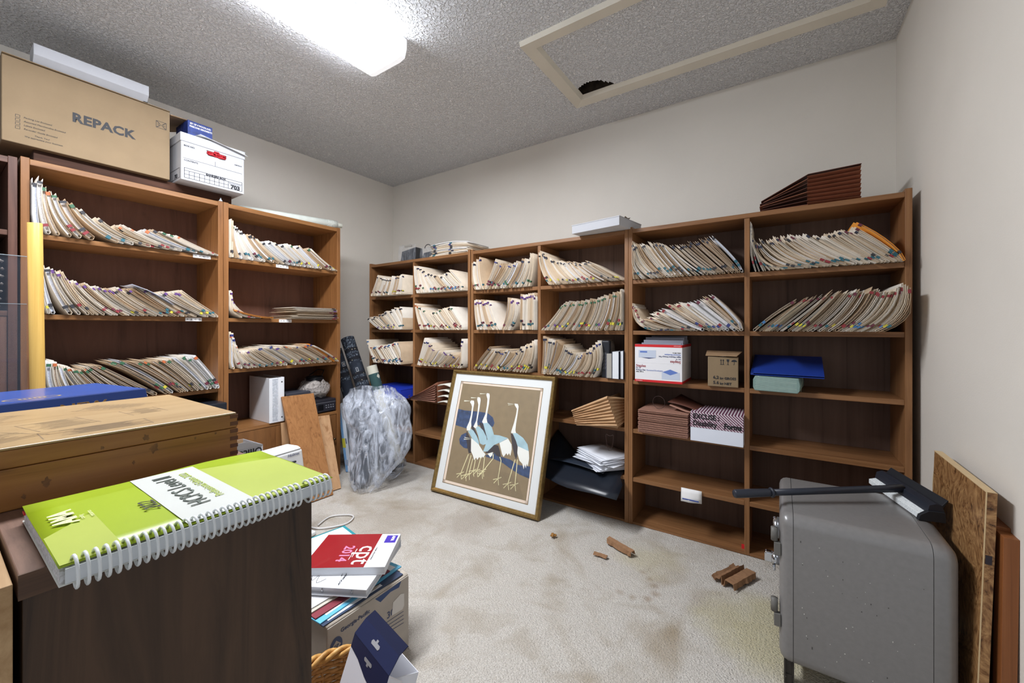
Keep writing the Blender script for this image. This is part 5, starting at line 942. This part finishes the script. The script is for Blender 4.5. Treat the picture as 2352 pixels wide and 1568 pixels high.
# ---------------------------------------------------------------- paper carton with books on the floor
t = thing('carton', 'grey worn paper carton full of folders on the floor between cabinet and picture', 'box', (-1.065,0.649,0.003), PI/2)
gc = mat('carton_greyed', (176,168,158), 0.75, noise=(12,0.08)); Wc, Dc, Hc = 0.298, 0.43, 0.240
m = MB(); m.open_box(Wc,Dc,Hc,0.005); m.build('body', gc, t, 0.002)
MB().sheet([[(Wc*i/10,0.004+0.028*j/2,Hc+0.001+0.002*j+0.003*math.sin(i*1.3)*j) for i in range(11)] for j in range(3)], 0.004).build('flap', mat('carton_torn', (206,196,182), 0.8, noise=(30,0.1)), t)
MB().box(0.006,Wc-0.006,0.006,Dc-0.006,0.2,Hc-0.003).build('papers', papers_m[2], t)
lettering('Georgia-Pacific', 0.0165, mat('print_slate', (66,78,112), 0.6), t, (0.040,-0.0008,0.206), bold=0.0003)
m = MB(); m.add([(0.026+0.020*math.cos(a),-0.0007,0.176+0.026*math.sin(a)) for a in [2*PI*k/24 for k in range(24)]],[tuple(range(24))]); m.build('emblem', MATS['print_slate'], t); MB().poly([(0.011,-0.001,0.176),(0.026,-0.001,0.160),(0.041,-0.001,0.176),(0.026,-0.001,0.192)]).build('emblem_diamond', gc, t); lettering('GP', 0.013, MATS['print_slate'], t, (0.0262,-0.0013,0.1715), align='CENTER', bold=0.0003)
MB().poly([(0.16,-0.0007,0.236),(0.265,-0.0007,0.238),(0.255,-0.0007,0.222),(0.22,-0.0007,0.226),(0.18,-0.0007,0.215)]).build('blue_smear', mat('print_smear', (56,78,122), 0.7), t)
o = MB().prism([(0.225,0.145),(0.27,0.140),(0.277,0.150),(0.277,0.190),(0.262,0.196),(0.23,0.186)],'y',-0.0012,-0.0005).build('torn_label', mat('label_torn', (214,210,204), 0.7), t)
m = MB(); [line(m,(0.20+0.004*k,0.135-0.012*k),(0.275,0.130-0.013*k),0.0016,-0.0008) for k in range(4)]; m.build('printed_line', MATS['print_slate'], t)
lettering('30', 0.03, MATS['print_slate'], t, (0.205,-0.0008,0.145), bold=0.0003)
z = 0.2485
def cover(lab, col, x0, y0, wd, dp, rot, zz, h=0.0035, nm='report_folder', inner=None):
    o = thing(nm, lab, 'folder', (x0,y0,zz), PI/2+rot, 'report folders on the paper carton'); mm = mat('cover_'+col[0], col[1], 0.4); m = MB(); m.box(0,wd,0,dp,0,0.0012); m.box(0,wd,0,dp,h-0.0012,h); m.box(0,wd,dp-0.002,dp,0,h); m.build('cover', mm, o, 0.0004)
    MB().box(0.003,wd-0.003,0.003,dp-0.004,0.0012,h-0.0012).build('pages', pgw, o)
    if inner: MB().box(*inner,h,h+0.0004).build('cover_sheet', whitepaint, o)
    return o
cover('navy report folder with a white strip, outermost on the paper carton', ('slate',(62,76,102)), -1.076, 0.642, 0.29, 0.24, 0.0, z, inner=(0.02,0.21,0.008,0.022)); z += 0.0042
cover('light blue report folder above the navy one, corner sticking out', ('sky',(106,188,222)), -1.088, 0.640, 0.315, 0.24, 0.07, z, inner=(0.03,0.30,0.014,0.05)); z += 0.0042
cover('maroon report folder third from the carton rim', ('maroon',(138,62,72)), -1.112, 0.640, 0.27, 0.24, 0.02, z); z += 0.0042
cover('cream report folder under the white report', ('cream',(206,200,186)), -1.140, 0.640, 0.27, 0.24, 0.01, z); z += 0.0042
cover('white report folder under the white binder by the cabinet', ('white',(234,234,236)), -1.152, 0.640, 0.25, 0.24, 0.0, z); z += 0.0042
cover('teal edged report folder with white sheet, behind the red coding book', ('teal',(44,140,152)), -1.345, 0.675, 0.29, 0.215, -0.16, z, h=0.004, inner=(0.004,0.278,0.002,0.205)); z += 0.0045
ang = math.atan2(-0.259,0.142)
t = thing('binder', 'white binder with a scribbled signature under the red coding book', 'binder', (-1.185-0.259*0.292/0.295,1.018-0.142*0.292/0.295,z), ang)
m = MB(); m.box(0,0.29,0,0.292,0,0.003); m.box(0,0.29,0,0.292,0.023,0.026); m.box(0,0.003,0,0.292,0,0.026); m.build('cover', bw, t, 0.0012); MB().box(0.006,0.28,0.006,0.286,0.003,0.023).build('pages', pgw, t)
m = MB(); [m.tube([(0.292+0.012*math.cos(a)-0.02,y,0.013+0.011*math.sin(a)) for a in [PI*2*k/12 for k in range(12)]],0.002,6,closed=True) for y in (0.05,0.146,0.242)]; m.build('ring', mat('chrome', (200,204,210), 0.15, 1.0), t)
m = MB(); m.tube(smooth([(0.232,0.035,0.0264),(0.262,0.05,0.0264),(0.225,0.06,0.0264),(0.268,0.075,0.0264),(0.24,0.085,0.0264),(0.262,0.10,0.0264),(0.235,0.108,0.0264),(0.272,0.12,0.0264),(0.25,0.14,0.0264)],5),0.0007,4); m.build('signature', ink, t)
lettering('Update of the', 0.010, ink, t, (0.222,0.195,0.0268), bold=0.0003); lettering('Plan', 0.009, ink, t, (0.222,0.182,0.0268))
z += 0.027
t = thing('coding_book', 'red and white coding book lying on top of the white binder', 'book', (-1.400,0.857,z), math.atan2(-0.816,0.582)); W, H = 0.208, 0.268
redc = mat('book_red', (146,26,34), 0.3, coat=0.3); m = MB(); m.box(0,W,0,H,0.0,0.001); m.box(0,W,0,H,0.0235,0.0245); m.box(0,0.001,0,H,0,0.0245); m.build('cover', wc, t); MB().box(0.001,W-0.001,0.001,H-0.001,0.001,0.0235).build('pages', pgw, t)
MB().box(0,W,0,H*0.745,0.0245,0.0249).build('red_panel', redc, t); zt = 0.0252
lettering('cpt', 0.088, whitepaint, t, (0.080,0.152,zt), rot=(0,0,0), bold=0.0004); lettering('2014', 0.048, mat('book_pink', (206,130,168), 0.4), t, (0.080,0.096,zt), rot=(0,0,0), bold=0.0012)
m = MB(); m.box(0.10,0.15,0.140,0.1425,0.0249,0.0252); m.box(0.12,0.165,0.134,0.136,0.0249,0.0252); m.build('subtitle_lines', whitepaint, t)
MB().box(0.012,0.062,0.222,0.262,0.0245,0.0249).build('logo_panel', mat('logo_purple', (68,50,168), 0.4), t); lettering('AMA', 0.016, whitepaint, t, (0.016,0.243,zt), rot=(0,0,0), bold=0.0006)
lettering('Copyright, American Medical', 0.0065, ink, t, (0.09,0.207,zt), rot=(0,0,0))
# ---------------------------------------------------------------- wicker basket with the navy and white carton
t = thing('wicker_basket', 'round brown wicker basket on the floor beside the cabinet', 'basket', (-0.849,0.537,0.003)); wick = wood('wicker', (196,146,82), (136,92,44), 'Z', 60, 0.8, 0.5, 0.5, (172,124,66)); wick2 = wood('wicker_rim', (222,174,104), (180,130,66), 'X', 60, 0.5, 0.4, 0.5)
m = MB(); rB = lambda z_: 0.126+0.032*z_/0.232
for q in range(26):
    z_ = 0.008+0.0084*q; m.tube([((rB(z_)+0.0035*math.cos(k*PI/2+q*PI))*math.cos(2*PI*k/72),(rB(z_)+0.0035*math.cos(k*PI/2+q*PI))*math.sin(2*PI*k/72),z_+0.0015*math.sin(k*0.7+q)) for k in range(72)],0.0047,6,closed=True)
m.build('wicker_weave', wick, t)
m = MB(); [m.tube([(rB(z_)*math.cos(a),rB(z_)*math.sin(a),z_) for z_ in (0.0,0.08,0.16,0.228)],0.0035,6) for a in [2*PI*k/18 for k in range(18)]]; m.build('stakes', wick, t)
m = MB(); [m.tube([((0.158+0.008*math.cos(9*a+s))*math.cos(a),(0.158+0.008*math.cos(9*a+s))*math.sin(a),0.230+0.008*math.sin(9*a+s)) for a in [2*PI*k/120 for k in range(120)]],0.0062,6,closed=True) for s in (0,PI*2/3,PI*4/3)]; m.build('braided_rim', wick2, t)
MB().prism([(0.127*math.cos(2*PI*k/24),0.127*math.sin(2*PI*k/24)) for k in range(24)],'z',0.0,0.006).build('base', wick, t)
F1, F2 = Vector((-0.900,0.623,0.321)), Vector((-0.727,0.590,0.319)); e = (F2-F1).normalized(); dn = Vector((-0.06,-0.10,-0.30)); dn = (dn-e*dn.dot(e)).normalized(); nb = e.cross(dn).normalized()
if nb.y < 0: nb = -nb
M4 = Matrix(((e.x,nb.x,-dn.x,F1.x),(e.y,nb.y,-dn.y,F1.y),(e.z,nb.z,-dn.z,F1.z),(0,0,0,1)))
t = thing('hanging_carton', 'open white and navy carton with hang holes standing in the wicker basket', 'box'); t.matrix_world = M4
navy = mat('carton_navy', (34,40,72), 0.5, spec=0.25); glw = mat('carton_gloss', (226,228,236), 0.3); L = 0.176
m = MB(); m.box(0,L,0,0.002,-0.27,0); m.box(0,0.002,0.0022,0.0828,-0.27,-0.02); m.box(0,L,0.083,0.085,-0.27,-0.01); m.box(0,L,0,0.085,-0.273,-0.2702); m.build('body', glw, t)
MB().box(L-0.002,L,0.0022,0.0828,-0.27,-0.01).build('side', glw, t); MB().prism([(0.006,-0.03),(0.075,-0.05),(0.075,-0.20),(0.006,-0.2)],'x',L,L+0.0006).build('black_side', mat('carton_black', (34,34,40), 0.4), t)
MB().prism([(0,0),(L,0),(L,-0.062),(L*0.75,-0.058),(L*0.5,-0.05),(L*0.25,-0.036),(0,-0.030)],'y',-0.0006,0.0).build('navy_band', navy, t)
MB().hexa([(0.0,-0.001,0.0),(L,-0.001,0.0),(L,0.001,0.0),(0.0,0.001,0.0)],[(0.004,0.016,0.034),(L-0.004,0.016,0.034),(L-0.004,0.018,0.034),(0.004,0.018,0.034)]).build('flap', navy, t)
MB().hexa([(0.004,0.016,0.034),(L-0.004,0.016,0.034),(L-0.004,0.018,0.034),(0.004,0.018,0.034)],[(0.004,0.036,0.050),(L-0.006,0.036,0.050),(L-0.006,0.038,0.049),(0.004,0.038,0.049)]).build('flap_tip', mat('carton_navy_dark', (26,30,56), 0.7, spec=0.1), t)
MB().hexa([(L,0.0,0.0),(L+0.012,0.03,-0.01),(L+0.008,0.06,-0.06),(L,0.0,-0.06)],[(L+0.001,0.0,0.0),(L+0.013,0.03,-0.01),(L+0.009,0.06,-0.06),(L+0.001,0.0,-0.06)]).build('side_flap', glw, t)
MB().hexa([(-0.012,0.01,-0.02),(0,0.0,-0.004),(0,0.0,-0.10),(-0.006,0.015,-0.11)],[(-0.012,0.011,-0.019),(0,0.001,-0.003),(0,0.001,-0.099),(-0.006,0.016,-0.109)]).build('side_flap', glw, t)
hole = mat('hang_hole', (150,150,154), 0.6)
for sg, yy in ((-1,-0.0012),(1,None)):
    pts = [(0.072,0.012),(0.104,0.012),(0.107,0.016),(0.104,0.020),(0.092,0.020),(0.092,0.025),(0.084,0.025),(0.084,0.020),(0.072,0.020),(0.069,0.016)]; m = MB()
    if sg < 0: m.poly([(x,yy,-q-0.004) for x,q in pts][::-1])
    else: m.poly([(x,-0.0012+q*0.5-0.0008,q) for x,q in pts])
    m.build('hang_hole', hole, t)
lettering('OR', 0.040, mat('carton_ink', (24,26,48), 0.4), t, (0.028,-0.0008,-0.118), bold=0.0016)
# ---------------------------------------------------------------- safe and what stands round it
t = thing('safe', 'grey metal safe on short feet by the wall with a squeegee on it', 'safe', (0,1.48,0.0)); sg_ = mat('safe_grey', (122,120,119), 0.30, spec=0.9, noise=(70,0.05), bump=(120,0.03))
def ring_(x, ins, y0=0.0, y1=0.40, z0=0.068, z1=0.527, r=0.034):
    y0,y1,z0,z1 = y0+ins,y1-ins,z0+ins,z1-ins; rr_ = max(0.012,r-ins*0.4); out = []
    for cy,cz,a0 in ((y1-rr_,z1-rr_,0),(y0+rr_,z1-rr_,PI/2),(y0+rr_,z0+rr_,PI),(y1-rr_,z0+rr_,1.5*PI)):
        for k in range(7): a = a0+PI/2*k/6; out.append((x,cy+rr_*math.cos(a),cz+rr_*math.sin(a)))
    return out
def shell(name, rings, ends):
    m = MB(); R = [ring_(*q) for q in rings]; n = len(R[0]); m.add([p for r in R for p in r],[(i*n+k,i*n+(k+1)%n,(i+1)*n+(k+1)%n,(i+1)*n+k) for i in range(len(R)-1) for k in range(n)],True)
    for q, r in zip(ends,(R[0],R[-1])):
        if q: m.add(r,[tuple(range(n))])
    return m.build(name, sg_, t)
shell('door', [(0.0,0.022),(0.004,0.010),(0.012,0.003),(0.022,0.0),(0.0345,0.0)], (1,1)); shell('body', [(0.036,0.0),(0.20,0.0),(0.335,0.0)], (1,1)); shell('back_shell', [(0.3362,0.0),(0.360,0.001),(0.376,0.008),(0.384,0.018),(0.387,0.032)], (1,1))
seam = mat('seam_dark', (46,46,48), 0.6); m = MB(); R = [ring_(0.0342,0.0012),ring_(0.0364,0.0012)]; n = len(R[0]); m.add(R[0]+R[1],[(k,(k+1)%n,n+(k+1)%n,n+k) for k in range(n)]); m.build('door_seam', seam, t)
for z_ in (0.435,0.215):
    h = MB(); h.tube([(-0.013,0.016,z_),(-0.013,0.016,z_+0.040)],0.0095,14); h = h.build('hinge', mat('hinge_grey', (104,102,98), 0.5), t); MB().box(-0.014,0.004,0.006,0.022,z_-0.042,z_-0.002).build('hinge_leaf', MATS['hinge_grey'], t, 0.002)
MB().box(-0.018,-0.010,0.03,0.12,0.33,0.345).build('handle_stem', mat('chrome', (200,204,210), 0.15, 1.0), t, 0.003); MB().box(-0.040,-0.016,0.045,0.066,0.345,0.378).build('handle', MATS['chrome'], t, 0.005, seg=3); MB().tube([(0.0,0.055,0.36),(-0.02,0.055,0.36)],0.018,16).build('handle_rose', MATS['chrome'], t)
MB().tube([(0.002,0.20,0.40),(-0.018,0.20,0.40)],0.035,24).build('dial', MATS['chrome'], t)
ftm = mat('foot_dark', (54,50,46), 0.5)
for x in (0.012,0.33):
    for y in (0.015,0.345):
        m = MB(); m.box(x,x+0.004,y,y+0.03,0.0,0.075); m.box(x+0.022,x+0.026,y,y+0.03,0.0,0.075); m.box(x,x+0.026,y+0.006,y+0.024,0.02,0.07); m.box(x+0.005,x+0.021,y+0.004,y+0.026,0.0,0.03); m.build('foot', ftm, t)
m = MB(); rs = random.Random(9)
for k in range(34): y_, z_, s = rs.uniform(0.05,0.32), rs.uniform(0.1,0.47), rs.uniform(0.0006,0.0017); m.box(y_,y_+s*rs.uniform(0.6,2.2),-0.0003,0.0001,z_,z_+s*rs.uniform(0.6,3))
m.build('paint_specks', mat('speck_white', (214,212,206), 0.6), t)
m = MB()
for k in range(16): y_, z_, s = rs.uniform(0.05,0.32), rs.uniform(0.1,0.47), rs.uniform(0.001,0.0026); m.box(y_,y_+s,-0.0003,0.0001,z_,z_+s*rs.uniform(1,3))
m.build('scuff_marks', mat('scuff_dark', (74,72,70), 0.7), t)
# squeegee: handle, collar, bar, rubber blade, sponge in mesh
t = thing('squeegee', 'black window squeegee with long handle lying across the grey safe', 'squeegee'); sq = mat('squeegee_black', (38,42,52), 0.4)
H0, H1 = Vector((-0.123,1.490,0.556)), Vector((0.335,1.803,0.572)); d = (H1-H0)
m = MB(); m.tube([H0+d*0.22,H0+d*0.5,H0+d*0.9,H1],[0.0105,0.0105,0.0115,0.013],14); m.build('handle', sq, t)
m = MB(); m.tube([H0,H0+d*0.006,H0+d*0.10,H0+d*0.20,H0+d*0.225],[0.0115,0.0135,0.0135,0.0125,0.0105],14); m.build('grip', sq, t); m = MB(); m.tube([H0+d*0.215,H0+d*0.222,H0+d*0.229],[0.0145,0.0165,0.0145],16); m.build('collar', sq, t)
A, B = Vector((0.310,1.955,0.0)), Vector((0.384,1.672,0.0)); ex = (B-A).normalized(); ey = Vector((-ex.y,ex.x,0)); LL = (B-A).length
MT = Matrix(((ex.x,ey.x,0,A.x),(ex.y,ey.y,0,A.y),(0,0,1,0.5285),(0,0,0,1)))
def inT(prof, name, m_, x0=0.0, x1=None): b = MB(MT); b.prism(prof,'x',x0,LL if x1 is None else x1); return b.build(name, m_, t, 0.001)
inT([(-0.022,0.018),(-0.016,0.046),(0.0,0.052),(0.014,0.048),(0.020,0.030),(0.016,0.018)],'head_bar',sq); inT([(0.012,0.046),(0.026,0.066),(0.029,0.064),(0.017,0.042)],'rubber_blade',mat('rubber_black', (28,30,36), 0.6))
spm = mat('sponge_mesh', (190,200,204), 0.8); nt = spm.node_tree; vo = nt.nodes.new('ShaderNodeTexVoronoi'); vo.inputs['Scale'].default_value = 260; tcx = nt.nodes.new('ShaderNodeTexCoord'); nt.links.new(tcx.outputs['Object'], vo.inputs['Vector']); rp = nt.nodes.new('ShaderNodeValToRGB'); rp.color_ramp.elements[0].color = lin((70,76,86)); rp.color_ramp.elements[1].color = lin((226,232,234)); rp.color_ramp.elements[0].position = 0.12; rp.color_ramp.elements[1].position = 0.3; nt.links.new(vo.outputs['Distance'], rp.inputs['Fac']); nt.links.new(rp.outputs['Color'], nt.nodes['Principled BSDF'].inputs['Base Color'])
inT([(-0.040,0.002),(-0.040,0.018),(-0.020,0.024),(0.014,0.022),(0.016,0.002)],'sponge',spm,0.004,LL-0.004); inT([(-0.044,0.0),(-0.040,0.016),(-0.02,0.03),(0.018,0.03),(0.020,0.0)],'end_cap',MATS['rubber_black'],LL-0.006,LL+0.006)
# panels between safe and wall
burl = wood('burl', (178,138,92), (58,38,22), 'Z', 11, 0.8, 0.35, 7.0, (122,84,50)); rim = mat('burl_trim', (206,180,138), 0.5, noise=(40,0.06))
t = thing('burl_panel', 'burl veneer table leaf wedged between the grey safe and the wall', 'panel', (0.404,1.468,0.003), (0,0.030,0))
MB().box(0.0,0.017,0,0.40,0,0.692).build('panel', burl, t, 0.001); MB().box(-0.0005,0.0175,-0.0012,0.0005,0,0.692).build('edge_veneer', burl, t); m = MB(); m.box(-0.0008,0.0006,-0.0016,0.003,0,0.692); m.box(-0.0008,0.018,0,0.4,0.6905,0.6925); m.build('trim_line', rim, t); MB().box(0.002,0.013,-0.0024,0.0,0.515,0.537).build('catch', mat('catch_dark', (40,30,38), 0.3), t)
m = MB(); m.prism([(0.40,0.0)]+[(0.40+0.010+0.006*math.sin(k*1.25),0.05+0.60*k/24) for k in range(25)]+[(0.40,0.65)],'x',0.002,0.015); m.build('carved_edge', mat('carved_pale', (206,186,150), 0.6), t)
red_w = wood('mahogany', (146,90,50), (102,60,31), 'Z', 30, 0.05, 0.4, 0.8, (126,76,41))
t = thing('mahogany_stand', 'reddish wooden stand frame leaning on the wall behind the burl panel', 'frame', (0.440,1.452,0.003), (0,0.012,0))
m = MB(); m.box(0.0,0.026,0,0.045,0,0.594); m.build('stile', red_w, t, 0.001); m = MB(); m.box(0.0,0.026,0.33,0.375,0,0.603); m.build('stile', red_w, t, 0.001); [MB().box(0.0,0.026,0.045,0.33,a,b).build('rail', red_w, t, 0.001) for a,b in ((0,0.05),(0.55,0.603))]; MB().box(0.012,0.020,0.045,0.33,0.05,0.55).build('panel', wood('frame_panel', (120,62,32), (86,42,22), 'Z', 30, 0.05, 0.5), t)
# ---------------------------------------------------------------- scraps on the carpet
scrapm = mat('scrap_brown', (146,110,80), 0.85, noise=(60,0.15))
def scrap(lab, cx, cy, rot, L_, W_, h, folds, nm='cardboard_scrap'):
    rows = []; rsx = random.Random(int(cx*1000)+5); NJ = len(folds)-1
    for i in range(13):
        r = []
        for j,(w_,z_) in enumerate(folds): r.append((L_*(i/12-0.5)+(rsx.uniform(-0.004,0.004) if i in (0,12) else 0), W_*w_+rsx.uniform(-0.0012,0.0012)+(rsx.uniform(-0.004,0.004) if j in (0,NJ) else 0), 0.006+h*z_+rsx.uniform(-0.0008,0.0008)))
        rows.append(r)
    o = MB().sheet(rows, 0.0026).build(nm, scrapm, None, smooth=False); place(o, (cx,cy,0.0), rot); return tag(o, lab, 'scrap', 'scraps on the carpet')
scrap('folded channel shaped cardboard scrap in front of the forms box bay', -0.652,1.940,-0.40,0.155,0.036,0.026,[(-0.5,0),(-0.42,0.8),(0.1,1.0),(0.3,0.3),(0.5,0.1)])
scrap('big crumpled cardboard scrap with two ridges on the yellow carpet stain', -0.165,1.985,1.12,0.165,0.10,0.032,[(-0.5,0.1),(-0.45,0.7),(-0.1,0.75),(-0.06,0.0),(0.02,0.0),(0.06,1.0),(0.16,0.4),(0.30,0.5),(0.33,0.05),(0.5,0.45)])
scrap('small pointed cardboard scrap on the carpet in front of the folded one', -0.712,1.825,0.05,0.062,0.018,0.012,[(-0.5,0),(0,1),(0.5,0.1)])
o = MB(); o.tube([wob((0.018*math.cos(a)*0.6,0.012*math.sin(a*2),0.006+0.006*abs(math.sin(a))),50,0.006) for a in [2*PI*k/12 for k in range(12)]],0.005,5); o = o.build('dried_leaf', mat('leaf_tan', (156,112,56), 0.8)); place(o,(-0.985,1.857,0.003)); tag(o, 'crumpled tan leaf scrap on the carpet in front of the picture', 'scrap')
o = MB().box(-0.155,-0.142,2.262,2.274,0.0125,0.030).build('red_tag', red); tag(o, 'tiny red tag on the bottom shelf beside the bookcase upright', 'tag')
